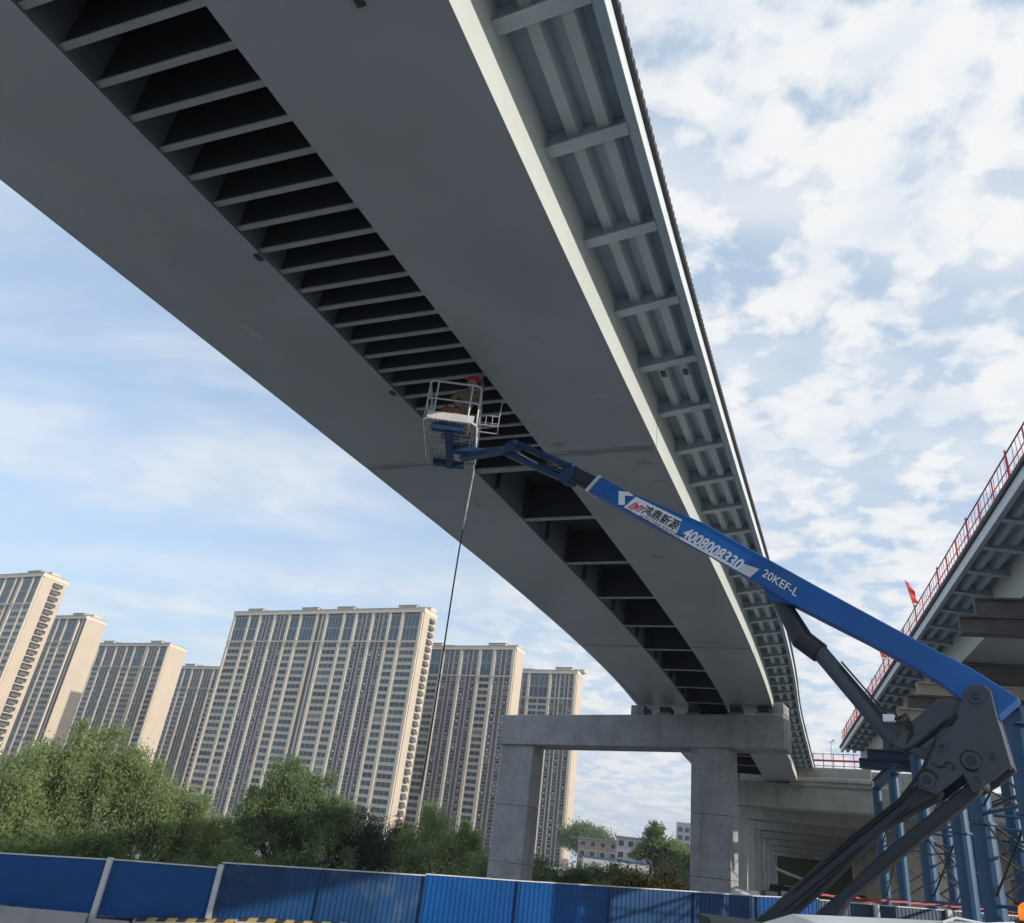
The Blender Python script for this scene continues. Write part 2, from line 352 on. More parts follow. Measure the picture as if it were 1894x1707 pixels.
def steel_bridge(fr, sgn, s0, s1, root, segs, br0, br1, beams, brstep=2.1):
    def Pt(s, o, dz):
        x, y, z, h = fr(s); o *= sgn
        return Vector((x + math.cos(h) * o, y - math.sin(h) * o, z + dz))
    def rings(prof, a, b, step=1.0):
        n = max(2, int(abs(b - a) / step) + 1)
        return [[Pt(a + (b - a) * i / (n - 1), o, z) for o, z in prof] for i in range(n)]
    # box girders, erected in segments with a field joint between them
    boxes = ((0, -WC), (-WB, -WA))
    for (oa, ob) in boxes:
        prof = [(oa, 0), (oa, .03), (oa - .012, .03), (oa - .012, 1.355), (ob + .012, 1.355), (ob + .012, .03), (ob, .03), (ob, 0)]
        for a, b in zip(segs[:-1], segs[1:]):
            m = MB(); m.sweep(rings(prof, a + .02, b - .02), 'paint')
            # bottom grey, outer web paler; inner webs coloured dark for the gap's shade
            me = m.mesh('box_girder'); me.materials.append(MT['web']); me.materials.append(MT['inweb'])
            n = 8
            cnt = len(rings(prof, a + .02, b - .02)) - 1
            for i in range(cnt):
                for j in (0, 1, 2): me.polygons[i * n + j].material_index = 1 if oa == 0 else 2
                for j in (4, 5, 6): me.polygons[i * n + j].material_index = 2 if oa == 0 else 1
            link('box_girder', me, root)
        for sj in segs[1:-1]:
            m = MB(); m.sweep([[Pt(sj + d, oa - .06, .02), Pt(sj + d, oa - .06, .03), Pt(sj + d, ob + .06, .03), Pt(sj + d, ob + .06, .02)] for d in (-.03, .03)], 'seam')
            m.build('joint_strip', root)
    # deck plate
    m = MB(); m.sweep(rings([(1.335, 1.36), (1.335, 1.40), (-WA - 1.3, 1.40), (-WA - 1.3, 1.36)], s0, s1), 'deckp'); m.build('deck_plate', root)
    m = MB(); m.sweep(rings([(1.30, 1.404), (1.30, 1.52), (-WA - 1.3, 1.52), (-WA - 1.3, 1.404)], s0, s1), 'conc2'); m.build('deck_slab', root)
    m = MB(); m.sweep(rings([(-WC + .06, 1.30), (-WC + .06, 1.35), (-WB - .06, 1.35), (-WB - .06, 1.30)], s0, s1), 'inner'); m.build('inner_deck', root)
    # edge beam: bottom flange, web, fascia plate
    m = MB(); m.sweep(rings([(1.20, 1.12), (1.34, 1.12), (1.34, 1.14), (1.20, 1.14)], s0, s1), 'deckp'); m.sweep(rings([(1.26, 1.141), (1.275, 1.141), (1.275, 1.355), (1.26, 1.355)], s0, s1), 'deckp'); m.build('edge_beam', root)
    m = MB(); m.sweep(rings([(1.342, 1.115), (1.355, 1.115), (1.372, 1.40), (1.359, 1.40)], s0, s1), 'fascia'); m.build('fascia_plate', root)
    m = MB(); m.sweep(rings([(1.35, 1.41), (1.44, 1.41), (1.44, 1.53), (1.35, 1.53)], s0, s1), 'dark')
    st = s0
    while st < s1:
        m.hexa([Pt(st, 1.441, 1.44), Pt(st + .07, 1.441, 1.44), Pt(st + .07, 1.448, 1.44), Pt(st, 1.448, 1.44)], [Pt(st, 1.441, 1.54), Pt(st + .07, 1.441, 1.54), Pt(st + .07, 1.448, 1.54), Pt(st, 1.448, 1.54)], 'dark')
        st += .17
    m.build('edge_formwork', root)['kind'] = 'stuff'
    # left cantilever edge (out of sight, same build)
    m = MB(); m.sweep(rings([(-WA - 1.37, 1.0), (-WA - 1.23, 1.0), (-WA - 1.23, 1.355), (-WA - 1.37, 1.355)], s0, s1), 'fascia'); m.build('edge_beam', root)
    # troughs under the cantilever deck
    for oc in (.40, .87):
        m = MB(); m.sweep(rings([(oc - .15, 1.358), (oc - .085, 1.15), (oc + .085, 1.15), (oc + .15, 1.358)], s0, s1), 'rib'); m.build('trough_rib', root)
    # brackets
    s = br0; k = 0
    while s < br1:
        m = MB()
        m.hexa([Pt(s - .01, -.011, .95), Pt(s + .01, -.011, .95), Pt(s + .01, 1.258, 1.12), Pt(s - .01, 1.258, 1.12)], [Pt(s - .01, -.011, 1.352), Pt(s + .01, -.011, 1.352), Pt(s + .01, 1.258, 1.352), Pt(s - .01, 1.258, 1.352)], 'deckp')
        m.hexa([Pt(s - .11, -.011, .925), Pt(s + .11, -.011, .925), Pt(s + .11, 1.198, 1.095), Pt(s - .11, 1.198, 1.095)], [Pt(s - .11, -.011, .948), Pt(s + .11, -.011, .948), Pt(s + .11, 1.198, 1.118), Pt(s - .11, 1.198, 1.118)], 'rib')
        m.build('bracket', root)
        s += brstep; k += 1
    # cross beams between the boxes
    for s, fw, ft in beams:
        m = MB()
        a, b = -WC + .045, -WB - .045
        def bx(w, z0, z1, mm):
            m.hexa([Pt(s - w, a, z0), Pt(s + w, a, z0), Pt(s + w, b, z0), Pt(s - w, b, z0)], [Pt(s - w, a, z1), Pt(s + w, a, z1), Pt(s + w, b, z1), Pt(s - w, b, z1)], mm)
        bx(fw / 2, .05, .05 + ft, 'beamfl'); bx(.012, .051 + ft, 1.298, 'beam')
        m.build('cross_beam', root)
    return Pt

mb = thing('steel_bridge', (5, 20, 0), 'grey twin box steel bridge sweeping overhead from the top left to the concrete portal', 'bridge')
beams = [(-6 + .553 * i, .085, .02) for i in range(0, 34) if -6 + .553 * i < 12.4]
beams = [(.65 + .5535 * i, .095, .03) for i in range(-10, 22)] + [(13.5, .26, .04)] + [(17.03 + 4.1 * i, .20, .03) for i in range(0, 8)] + [(49.8 + 4.1 * i, .2, .03) for i in range(0, 6)]
PtM = steel_bridge(main_fr, 1, -16, 74, mb, [-16, -4.2, 12.75, 32.6, 45.2, 60.0, 73.5], 2.4 - 2.1 * 8, 73, beams)
MT['patchl'] = mat('paint_patch_light', (.42, .455, .475), .30, var=.2, vscale=1.5)
MT['patchy'] = mat('paint_patch_olive', (.32, .35, .32), .4, var=.3, vscale=2.5)
MT['band'] = mat('weld_band', (.31, .34, .36), .42, var=.3, vscale=1.4, stain=((.20, .215, .22), 1.2, .6))
for sj in (-4.2, 12.75, 32.6):
    for oa, ob in ((-.05, -WC + .05), (-WB - .05, -WA + .05)):
        for sg in (-1, 1):
            m = MB(); n_ = 9; inner_ = []; outer_ = []
            for i in range(n_ + 1):
                o_ = oa + (ob - oa) * i / n_; inner_.append((sj + sg * .03, o_)); outer_.append((sj + sg * (.16 + random.uniform(-.03, .05)), o_))
            ring_ = inner_ + outer_[::-1]
            m.prism([PtM(a_, o_, -.0035) for a_, o_ in ring_], (0, 0, .003), 'band'); m.build('weld_band', mb)
for s_, o_, ls_, lo_, mm in ((9.3, -.95, .9, .16, 'patchl'), (10.1, -.62, .30, .55, 'patchl'), (8.0, -1.3, .5, .3, 'patchl'), (12.2, -2.2, .2, .45, 'patchy'), (13.5, -.5, .25, .5, 'band'), (14.6, -.3, .18, .4, 'band'), (15.5, -WB - .9, .6, .25, 'band'), (6.5, -WB - 1.7, .7, .3, 'patchl'), (20.5, -1.6, .5, .4, 'band'), (25, -WB - 1.4, .8, .35, 'patchl'), (31.6, -1.5, .3, .9, 'band'), (33.4, -.8, .25, .8, 'band')):
    pts_ = [(s_ + ls_ * math.cos(t_) * random.uniform(.35, 1.3) * .5, o_ + lo_ * math.sin(t_) * random.uniform(.35, 1.3) * .5) for t_ in np.linspace(0, 2 * math.pi, 12)[:-1]]
    m = MB(); m.prism([PtM(a_, b_2, -.006) for a_, b_2 in pts_], (0, 0, .0025), mm); m.build('paint_patch', mb)
# web stiffener plates inside the gap beyond the joint, and one deep plate diaphragm
m = MB()
m.hexa([PtM(4.22, -WC + -.06, .30), PtM(4.24, -WC - .06, .30), PtM(4.24, -WB + .06, .30), PtM(4.22, -WB + .06, .30)], [PtM(4.22, -WC - .06, 1.29), PtM(4.24, -WC - .06, 1.29), PtM(4.24, -WB + .06, 1.29), PtM(4.22, -WB + .06, 1.29)], 'beamfl')
m.build('diaphragm', mb)
for s in np.arange(14.6, 46, 2.05):
    m = MB(); a = -WB + .045
    m.hexa([PtM(s - .008, a, .04), PtM(s + .008, a, .04), PtM(s + .008, a + .14, .04), PtM(s - .008, a + .14, .04)], [PtM(s - .008, a, 1.29), PtM(s + .008, a, 1.29), PtM(s + .008, a + .14, 1.29), PtM(s - .008, a + .14, 1.29)], 'beam')
    m.build('web_stiffener', mb)
# lifting lugs and inspection boxes
for s, o in ((1.0, -1.0), (9.1, -WB - .15), (4.5, -WB - .12)):
    m = MB(); m.hexa([PtM(s, o, -.03), PtM(s + .16, o, -.03), PtM(s + .16, o + .1, -.03), PtM(s, o + .1, -.03)], [PtM(s, o, -.002), PtM(s + .16, o, -.002), PtM(s + .16, o + .1, -.002), PtM(s, o + .1, -.002)], 'seam'); m.build('lug', mb)
for s, o in ((11.25, .40), (11.25, .88), (27.9, .40), (27.9, .88)):
    m = MB(); m.hexa([PtM(s, o - .05, 1.12), PtM(s + .22, o - .05, 1.125), PtM(s + .22, o + .05, 1.125), PtM(s, o + .05, 1.125)], [PtM(s, o - .05, 1.148), PtM(s + .22, o - .05, 1.148), PtM(s + .22, o + .05, 1.148), PtM(s, o + .05, 1.148)], 'dark'); m.build('handhole', mb)

# ------------------------------------------------------------------ right steel bridge with red railing
rb = thing('steel_bridge', (20, 35, 0), 'straight steel bridge on the right edged with red guard railing', 'bridge')
PtR = steel_bridge(right_fr, -1, -13, 47.0, rb, [-13, 2.0, 20.0, 38, 46.9], -12, 46.8, [(-10 + 2.1 * i, .12, .03) for i in range(27)])
rail = thing('guard_railing', tuple(PtR(15, 1.3, 1.53)), 'red temporary guard railing along the edge of the right bridge', 'railing')
for s in np.arange(-12.5, 46.6, 1.55):
    m = MB(); big_ = (int(round((s + 12.5) / 1.55)) % 3 == 0)
    m.tube([PtR(s, 1.22, 1.50), PtR(s, 1.22, 2.68 if big_ else 2.58)], .032 if big_ else .022, 'redr', 6); m.build('post', rail)
for z, r_, mm in ((2.56, .024, 'dark'), (2.12, .018, 'redr'), (1.78, .022, 'redr')):
    m = MB(); m.tube([PtR(s, 1.22, z) for s in (-12.8, 46.8)], r_, mm, 6); m.build('rail', rail)
m = MB()
for s in np.arange(-12.6, 46.6, .19):
    m.tube([PtR(s, 1.25, 1.52), PtR(s + .14, 1.25, 1.86)], .018, 'pink', 4, caps=False); m.tube([PtR(s + .14, 1.25, 1.52), PtR(s, 1.25, 1.86)], .014, 'pink', 4, caps=False)
m.build('lower_mesh', rail)['kind'] = 'stuff'
for s in np.arange(-12.0, 46, .38):
    m = MB(); m.tube([PtR(s, 1.22, 1.8), PtR(s + random.uniform(-.12, .12), 1.22, 2.55)], .011, 'redr', 4); m.build('baluster', rail)
for k, (az, lab) in enumerate(((29.55, 'largest red flag on the right bridge railing, above the blue boom'), (27.3, 'red flag on the right bridge railing just below the blue boom'), (25.35, 'smallest red flag on the railing, farthest along the right bridge'))):
    best = min(np.arange(-5, 46, .1), key=lambda s: abs(math.degrees(math.atan2(PtR(s, 1.2, 0).x, PtR(s, 1.2, 0).y)) - az))
    b = PtR(best, 1.2, 2.5); f = thing('flag', tuple(b), lab, 'flag', 'flags on the bridge railing')
    hh = (1.25, 1.25, 1.0)[k]
    tip = b + Vector((-.35, -.1, hh))
    m = MB(); m.tube([b + Vector((0, 0, -.9)), b, tip], .022, 'redr', 6); m.build('pole', f)
    m = MB(); n = 7; v = []
    for i in range(n + 1):
        t = i / n; c = b.lerp(tip, .97 - .72 * t); wv = (.12 + .14 * math.sin(t * 2.6)) 
        v += [c + Vector((.0, .0, 0)), c + Vector((wv, .06 * math.sin(i * 1.7), -.05)), c + Vector((wv * .9, .06 * math.sin(i * 1.7) + .015, -.05)), c + Vector((0, .015, 0))]
    m.sweep([v[i * 4:i * 4 + 4] for i in range(n + 1)], 'flag'); m.build('cloth', f)

# ------------------------------------------------------------------ concrete portal pier
pp = thing('portal_pier', (10, 49, gz(10, 49)), 'grey concrete portal pier with two square columns under the curved bridge', 'pier')
lc = Vector((1.6, 54.0, 0)); ec = Vector((.848, -.53, 0)); nc = Vector((.53, .848, 0))   # nc points away from the camera
def C(t, d, z): 
    q = lc + ec * t + nc * d; return Vector((q.x, q.y, z))
LT = 18.05
def capz(t): return 11.60 + .53 * t / LT
m = MB(); m.sweep([[C(t, 0, capz(t) - 1.86), C(t, 0, capz(t)), C(t, 2.0, capz(t)), C(t, 2.0, capz(t) - 1.86)] for t in (0, LT / 2, LT)], 'conc'); m.build('cap_beam', pp, bevel=.05)
for t0, t1 in ((.06, 2.40), (12.75, 15.0)):
    zt = capz((t0 + t1) / 2) - 1.83; zb = gz(*C(t0, 0, 0).xy) - .2
    cuts = [zb, zb + (zt - zb) * .30, zb + (zt - zb) * .63, zt]
    for a, b in zip(cuts[:-1], cuts[1:]):
        m = MB(); m.sweep([[C(t0, .2, z), C(t1, .2, z), C(t1, 1.75, z), C(t0, 1.75, z)] for z in (a + .006, b - .006)], 'conc'); m.build('column', pp, bevel=.035)
for t_ in np.arange(.9, LT, 1.5):
    for z_ in (-1.45, -.45):
        m = MB(); m.tube([C(t_, -.003, capz(t_) + z_), C(t_, .02, capz(t_) + z_)], .035, 'seam', 8); m.build('tie_hole', pp)
for t_ in (.6, 1.85, 13.3, 14.45):
    for z_ in np.arange(2.4, 9.4, 1.25):
        m = MB(); m.tube([C(t_, .197, z_), C(t_, .22, z_)], .035, 'seam', 8); m.build('tie_hole', pp)
for t0, t1, h in ((8.9, 9.75, .62), (17.42, 18.03, .66)):
    m = MB(); m.sweep([[C(t0, .25, z), C(t1, .25, z), C(t1, 1.7, z), C(t0, 1.7, z)] for z in (capz(t0) + .001, capz(t0) + h)], 'conc'); m.build('shear_block', pp, bevel=.04)
for t0 in (10.55, 12.3, 14.8, 16.4):
    m = MB(); m.sweep([[C(t0, .45, z), C(t0 + .8, .45, z), C(t0 + .8, 1.5, z), C(t0, 1.5, z)] for z in (capz(t0) + .004, capz(t0) + .2)], 'conc'); m.build('plinth', pp)
    m = MB(); m.sweep([[C(t0 + .1, .55, z), C(t0 + .7, .55, z), C(t0 + .7, 1.4, z), C(t0 + .1, 1.4, z)] for z in (capz(t0) + .204, capz(t0) + .56)], 'dark'); m.build('bearing', pp)

# ------------------------------------------------------------------ old concrete viaduct beyond
vd = thing('concrete_viaduct', (34, 90, gz(34, 90)), 'older concrete viaduct on rows of columns beyond the portal pier', 'viaduct')
hv = R(21.5); av = Vector((math.sin(hv), math.cos(hv), 0)); bv = Vector((math.sin(R(128)), math.cos(R(128)), 0))
v0 = Vector((22.6, 73.6, 0))
def V(a, b, z): 
    q = v0 + av * a + bv * b; return Vector((q.x, q.y, z))
rows = [0, 15, 30, 45.5, 62, 80, 100]
for i, a in enumerate(rows):
    zt = 11.62 if i == 0 else 10.9
    zb = 9.65
    m = MB(); m.sweep([[V(a, b, zb), V(a, b, zt), V(a + 2.0, b, zt), V(a + 2.0, b, zb)] for b in (0, 12, 34)], 'conc2'); m.build('cap_beam', vd, bevel=.06)
    for b in (.2, 15.5, 29.0):
        m = MB(); m.sweep([[V(a + .35, b, z), V(a + .35, b + 1.55, z), V(a + 1.6, b + 1.55, z), V(a + 1.6, b, z)] for z in (gz(*V(a, b, 0).xy) - 1, zb - .002)], 'conc2' if b < 5 else 'concw'); m.build('column', vd, bevel=.05)
for i in range(9):   # longitudinal girders over the caps
    b = 1.5 + i * 3.9
    m = MB(); m.sweep([[V(a, b, 10.95), V(a, b + 1.5, 10.95), V(a, b + 1.9, 12.0), V(a, b - .4, 12.0)] for a in (6.4, 118)], 'concw'); m.build('girder', vd)
m = MB(); m.sweep([[V(a, -.8, 12.01), V(a, 35.5, 12.01), V(a, 35.5, 12.4), V(a, -.8, 12.4)] for a in (6.3, 118)], 'conc2'); m.build('deck', vd)
for i in range(3): # diaphragms catch the light between the caps
    pass
m = MB(); m.sweep([[V(2.4, b, z) for z in (11.0, 13.1)] + [V(2.9, b, z) for z in (13.1, 11.0)] for b in (-3.5, 20)], 'conc2'); m.build('back_wall', vd)
# deck end block and parapet between the two steel bridges
m = MB(); m.sweep([[V(a, b, z) for a, z in ((-.25, 11.46), (-.25, 12.15), (.1, 12.2), (.1, 13.0), (2.2, 13.0), (2.2, 11.46))] for b in (5.6, 12.2)], 'conc2'); m.build('end_wall', vd, bevel=.05)
m = MB(); m.sweep([[V(a, b, z) for a, z in ((-.45, 11.80), (-.45, 11.98), (-.26, 11.98), (-.26, 11.80))] for b in (5.8, 14.2)], 'conc2'); m.build('ledge', vd, bevel=.03)
fr_ = thing('guard_railing', tuple(V(.6, 8, 13.0)), 'red guard railing across the far deck between the two bridges', 'railing')
for b in np.arange(5.2, 13.4, .82):
    m = MB(); m.tube([V(.5, b, 12.95), V(.5, b, 14.2)], .035, 'redr', 6); m.build('post', fr_)
for z, mm in ((14.15, 'redr'), (13.62, 'flag'), (13.2, 'redr')):
    m = MB(); m.bar(V(.5, 5.0, z), V(.5, 13.6, z), (0, .06, 0), (0, 0, .05 if mm == 'redr' else .16), mm); m.build('rail', fr_)
lp = thing('lamp_pole', tuple(V(3, 9.3, 12.4)), 'thin grey pole standing on the far deck above the railing', 'pole')
m = MB(); m.tube([V(3, 9.3, 12.4), V(3, 9.3, 15.5)], .05, 'post', 6); m.build('shaft', lp)
m = MB(); m.tube([V(3, 9.3, 15.5), V(3, 9.6, 15.75)], .07, 'post', 6); m.build('head', lp)

# ------------------------------------------------------------------ blue support towers under the right bridge
def support_tower(pos, top, dia, label, brz, beamlen=6.0, mini=False):
    c = sum(pos, Vector()) / len(pos)
    t = thing('support_tower', (c.x, c.y, gz(c.x, c.y)), label, 'scaffold tower', 'blue steel towers propping the right bridge')
    for p_ in pos:
        m = MB(); m.tube([(p_.x, p_.y, gz(p_.x, p_.y) - .3), (p_.x, p_.y, top)], dia / 2, 'pipe', 14); o = m.build('pipe_column', t, smooth=False)
        for z in np.arange(2.8, top - .5, 2.9):
            m = MB(); m.tube([(p_.x, p_.y, z), (p_.x, p_.y, z + .07)], dia / 2 + .07, 'pipe', 14); m.build('flange', t)
    pairs = [(0, 1), (2, 3), (0, 2), (1, 3)] if len(pos) == 4 else [(0, 1)]
    for a, b in pairs:
        A, B = pos[a], pos[b]
        if (a, b) in ((0, 1), (2, 3)):
            e_ = (B - A).normalized() * .5; w_ = Vector((-e_.y, e_.x, 0)) * .8
            for z_, h_, f_ in ((top + .02, .04, 1.0), (top + .22, .355, .3), (top + .42, .04, 1.0)):
                m = MB(); q0 = A - e_; q1 = B + e_; m.bar((q0.x, q0.y, z_ + .003), (q1.x, q1.y, z_ + .003), w_ * f_, (0, 0, h_), 'pipe'); m.build('header_beam', t)
        for z0, z1 in zip(brz[:-1], brz[1:]):
            m = MB(); m.tube([(A.x, A.y, z0), (B.x, B.y, z0)], .05, 'pipe', 6); m.build('strut', t)
            m = MB(); m.tube([(A.x, A.y, z0 + .1), (B.x, B.y, z1 - .1)], .035, 'dark', 6); m.build('brace', t)
            m = MB(); m.tube([(B.x, B.y, z0 + .1), (A.x, A.y, z1 - .1)], .035, 'dark', 6); m.build('brace', t)
    return t
hr = math.atan2(15.0, 45.1); er = Vector((math.cos(hr), -math.sin(hr), 0)); fr2 = Vector((math.sin(hr), math.cos(hr), 0))
def RB(s, o, z=0): 
    x_, y_, _, _ = right_fr(s); q = Vector((x_, y_, 0)) + er * o; return Vector((q.x, q.y, z))
def by_az(az, r): return polar(az, r)
T1 = [by_az(31.75, 29), by_az(34.3, 25.5), by_az(31.75, 29) + er * 3.2, by_az(34.3, 25.5) + er * 3.2]
T2 = [by_az(28.65, 38), by_az(30.55, 33), by_az(28.65, 38) + er * 3.2, by_az(30.55, 33) + er * 3.2]
T3 = [by_az(27.2, 44), by_az(26.2, 50), by_az(27.2, 44) + er * 3.2, by_az(26.2, 50) + er * 3.2]
brz = [1.2, 3.6, 6.0, 7.8]
support_tower(T1, 7.9, .60, 'nearest blue pipe support tower at the right edge of the picture', brz)
support_tower(T2, 8.9, .55, 'blue pipe support tower in the middle, behind the crane knuckle', brz)
support_tower(T3, 8.9, .50, 'farthest blue pipe support tower under the right bridge', brz)
def stack(base, dirv, items, label):
    t = thing('beam_stack', tuple(base), label, 'beams', 'beam stacks on the support towers')
    d = dirv.normalized(); n = Vector((-d.y, d.x, 0))
    for o0, ln, z0, h, wd, mm in items:
        a = base + d * o0; b = base + d * (o0 + ln)
        m = MB()
        m.bar(Vector((a.x, a.y, z0 + .03)), Vector((b.x, b.y, z0 + .03)), n * wd, (0, 0, .06), mm)
        m.bar(Vector((a.x, a.y, z0 + h - .03)), Vector((b.x, b.y, z0 + h - .03)), n * wd, (0, 0, .06), mm)
        m.bar(Vector((a.x, a.y, z0 + h / 2)), Vector((b.x, b.y, z0 + h / 2)), n * wd * .35, (0, 0, h - .121), mm)
        m.build('beam', t)
    return t
stack(by_az(32.6, 27.5), er, [(-.3, 6.5, 11.0, .55, .5, 'hbeam'), (.2, 6, 11.56, .58, .5, 'hbeam')], 'two stacked brown beams jutting from under the right bridge at the picture edge')
stack(by_az(29.4, 35.5), er, [(-1.4, 6.5, 9.36, .4, .5, 'hbeam'), (-1.0, 6.2, 9.78, .5, .5, 'concw'), (-.6, 6, 10.31, .5, .5, 'hbeam'), (-.2, 6, 10.83, .5, .5, 'concw'), (.3, 5.5, 11.35, .8, .5, 'hbeam')], 'stacked brown beams on the middle tower behind the crane knuckle')
stack(by_az(26.8, 46.0), er, [(-1.2, 8, 9.36, .45, .5, 'fenced'), (-.8, 7, 9.84, .45, .5, 'fenced'), (0, 6, 10.32, 1.8, .5, 'hbeam')], 'long low beams on the farthest support tower')

# ------------------------------------------------------------------ hoarding fence and barriers
def fr_line(az): return 26.5 / math.cos(R(az + 12.5))
FZ = [(-33.5, -3.25, 0), (-27.2, -3.08, 0), (-21.08, -2.78, 0), (-14.75, -2.50, 1), (-8.5, -1.95, 1), (-2.03, -1.58, 2), (3.98, -1.19, 2), (9.88, -.81, 2), (15.11, -.48, 2), (18.9, -.26, 2), (22.4, .04, 2)]
hf = thing('site_hoarding', tuple(polar(-6, 27, gz(-3, 27))), 'long blue corrugated steel hoarding along the bottom of the picture', 'fence')
def fence_panel(a0, a1, e0, e1, matn, corr, zb0, zb1, root, drop=0.0):
    A = polar(a0, fr_line(a0)); B = polar(a1, fr_line(a1)); zt0 = elz(e0, A.length); zt1 = elz(e1, B.length)
    d = (B - A); ln = d.length; d.normalize(); n = Vector((d.y, -d.x, 0))
    if n.dot(A) > 0: n = -n      # toward the camera
    k = max(1, int(ln / .15)); pts = []
    for i in range(k):
        s0 = ln * i / k; w_ = ln / k
        for f_, o in ((0, 0), (.42, 0), (.52, corr), (.90, corr)): pts.append((s0 + w_ * f_, o))
    pts.append((ln, 0))
    m = MB()
    def q(s, o, z): p_ = A + d * s + n * o; return Vector((p_.x, p_.y, z))
    front = []; back = []
    top = [q(s, o, zt0 + (zt1 - zt0) * s / ln - .02) for s, o in pts]; bot = [q(s, o, zb0 + (zb1 - zb0) * s / ln) for s, o in pts]
    topb = [q(s, o - .012, zt0 + (zt1 - zt0) * s / ln - .02) for s, o in pts]; botb = [q(s, o - .012, zb0 + (zb1 - zb0) * s / ln) for s, o in pts]
    m.sweep([[b_, t_, tb, bb] for b_, t_, tb, bb in zip(bot, top, topb, botb)], matn)
    o = m.build('panel', root)
    m = MB(); m.sweep([[q(s, .04, zt + -.032), q(s, .04, zt), q(s, -.03, zt), q(s, -.03, zt - .032)] for s, zt in ((.0, zt0), (ln, zt1))], 'post'); m.build('top_rail', root)
    return A, B, zt0, zt1, n
for i in range(len(FZ) - 1):
    a0, e0, _ = FZ[i]; a1, e1, kd = FZ[i + 1]
    if i == 1: e1, e0 = -2.80, -3.08
    st_ = {2: (-2.78, -2.57), 3: (-2.28, -1.95), 5: (-1.50, -1.19)}
    if i in st_: e0, e1 = st_[i]
    p0 = polar(a0, fr_line(a0)); p1 = polar(a1, fr_line(a1))
    left = a1 < -14
    zb0 = .55 if left else gz(*p0.xy) - .1; zb1 = .55 if left else gz(*p1.xy) - .1
    if i == 3: zb0 = zb1 = .45
    mt_ = {0: 'fence', 1: 'fence', 2: 'fence', 3: 'fence2', 4: 'fence2'}.get(i, 'fence' if i not in (7, 8) else 'fence2')
    fence_panel(a0, a1, e0, e1, mt_, .004 if i < 2 else (.008 if i == 2 else .018), zb0, zb1, hf)
for a, e in ((-21.08, -2.72), (-14.75, -2.42)):
    p_ = polar(a, fr_line(a) - .12); m = MB(); m.box((p_.x - .07, p_.y - .06, gz(*p_.xy)), (p_.x + .07, p_.y + .06, elz(e, p_.length)), 'post'); m.build('post', hf)
for a in (-8.5, -2.03, 3.98, 9.88, 15.11, 18.9):
    p_ = polar(a, fr_line(a) - .06); e = np.interp(a, [q_[0] for q_ in FZ], [q_[1] for q_ in FZ]) - .06
    m = MB(); m.box((p_.x - .03, p_.y - .03, gz(*p_.xy)), (p_.x + .03, p_.y + .03, elz(e, p_.length)), 'fence2'); m.build('post', hf)
df = thing('site_hoarding', tuple(polar(28, 30, gz(14, 26))), 'dark blue hoarding with white posts behind the white cab roof', 'fence')
DZ = [(22.45, -.02), (25.6, .10), (29.4, .30), (33.2, .48), (37, .6)]
for (a0, e0), (a1, e1) in zip(DZ[:-1], DZ[1:]):
    fence_panel(a0, a1, e0, e1, 'fenced', .02, 1.0, 1.0, df)
    p_ = polar(a1, fr_line(a1) - .15); m = MB(); m.box((p_.x - .08, p_.y - .08, 1.0), (p_.x + .08, p_.y + .08, elz(e1, p_.length)), 'post'); m.build('post', df)
m = MB(); A_ = polar(22.6, fr_line(22.6) + .4); B_ = polar(33, fr_line(33) + .4)
for k in range(40):
    t0, t1 = k / 40, (k + 1) / 40; z0 = elz(.16, A_.length) + 0.0
    a = A_.lerp(B_, t0); b = A_.lerp(B_, t1)
    za = elz(.02 + .46 * t0, a.length) + .12 + .012 * math.sin(k * 2.1); zb_ = elz(.02 + .46 * t1, b.length) + .12 + .012 * math.sin((k + 1) * 2.1)
    m.bar((a.x, a.y, za), (b.x, b.y, zb_), (0, .02, 0), (0, 0, .06), 'redr')
m.build('net_strip', df)
# jersey barriers in front of the hoarding at the left
def barrier(az0, az1, zt0, zt1, label, stripe):
    A = polar(az0, fr_line(az0) - .5); B = polar(az1, fr_line(az1) - .5)
    t = thing('concrete_barrier', tuple(A.lerp(B, .5)[:2]) + (gz(*A.xy),), label, 'barrier', 'barriers at the foot of the hoarding')
    d = (B - A).normalized(); n = Vector((d.y, -d.x, 0)); n = -n if n.dot(A) > 0 else n
    prof = [(-.12, 0), (.12, 0), (.16, -.35), (.34, -.75), (.36, -1.9), (-.36, -1.9), (-.34, -.75), (-.16, -.35)]
    m = MB(); m.sweep([[Vector((p_.x + n.x * o, p_.y + n.y * o, zt + z)) for o, z in prof] for p_, zt in ((A + d * .02, zt0), (B - d * .02, zt1))], 'barr'); m.build('body', t, bevel=.02)
    if stripe:
        ln = (B - A).length; k = int(ln / .24); sh = d * .13
        for i in range(k):
            q = lambda f, o, dz: Vector((*(A + d * (ln * f) + n * o + (sh if dz > 0 else sh * 0)).xy, zt0 + (zt1 - zt0) * f + dz))
            f0, f1 = i / k + .0005, (i + 1) / k - .0005
            m = MB(); m.hexa([q(f0, .125, -.13), q(f1, .125, -.13), q(f1, .125, .05), q(f0, .125, .05)], [q(f0, -.1, -.13), q(f1, -.1, -.13), q(f1, -.1, .05), q(f0, -.1, .05)], 'yel' if i % 2 else 'blk'); m.build('stripe', t)
barrier(-28.5, -21.3, .54, .60, 'plain grey concrete barrier under the leftmost blue panels', False)
barrier(-21.1, -19.0, .50, .52, 'short grey barrier beside the first white post', False)
barrier(-18.9, -13.4, .58, .78, 'striped barrier between the two white fence posts', True)
barrier(-13.2, -5.6, .84, 1.00, 'longer striped barrier right of the second white post', True)

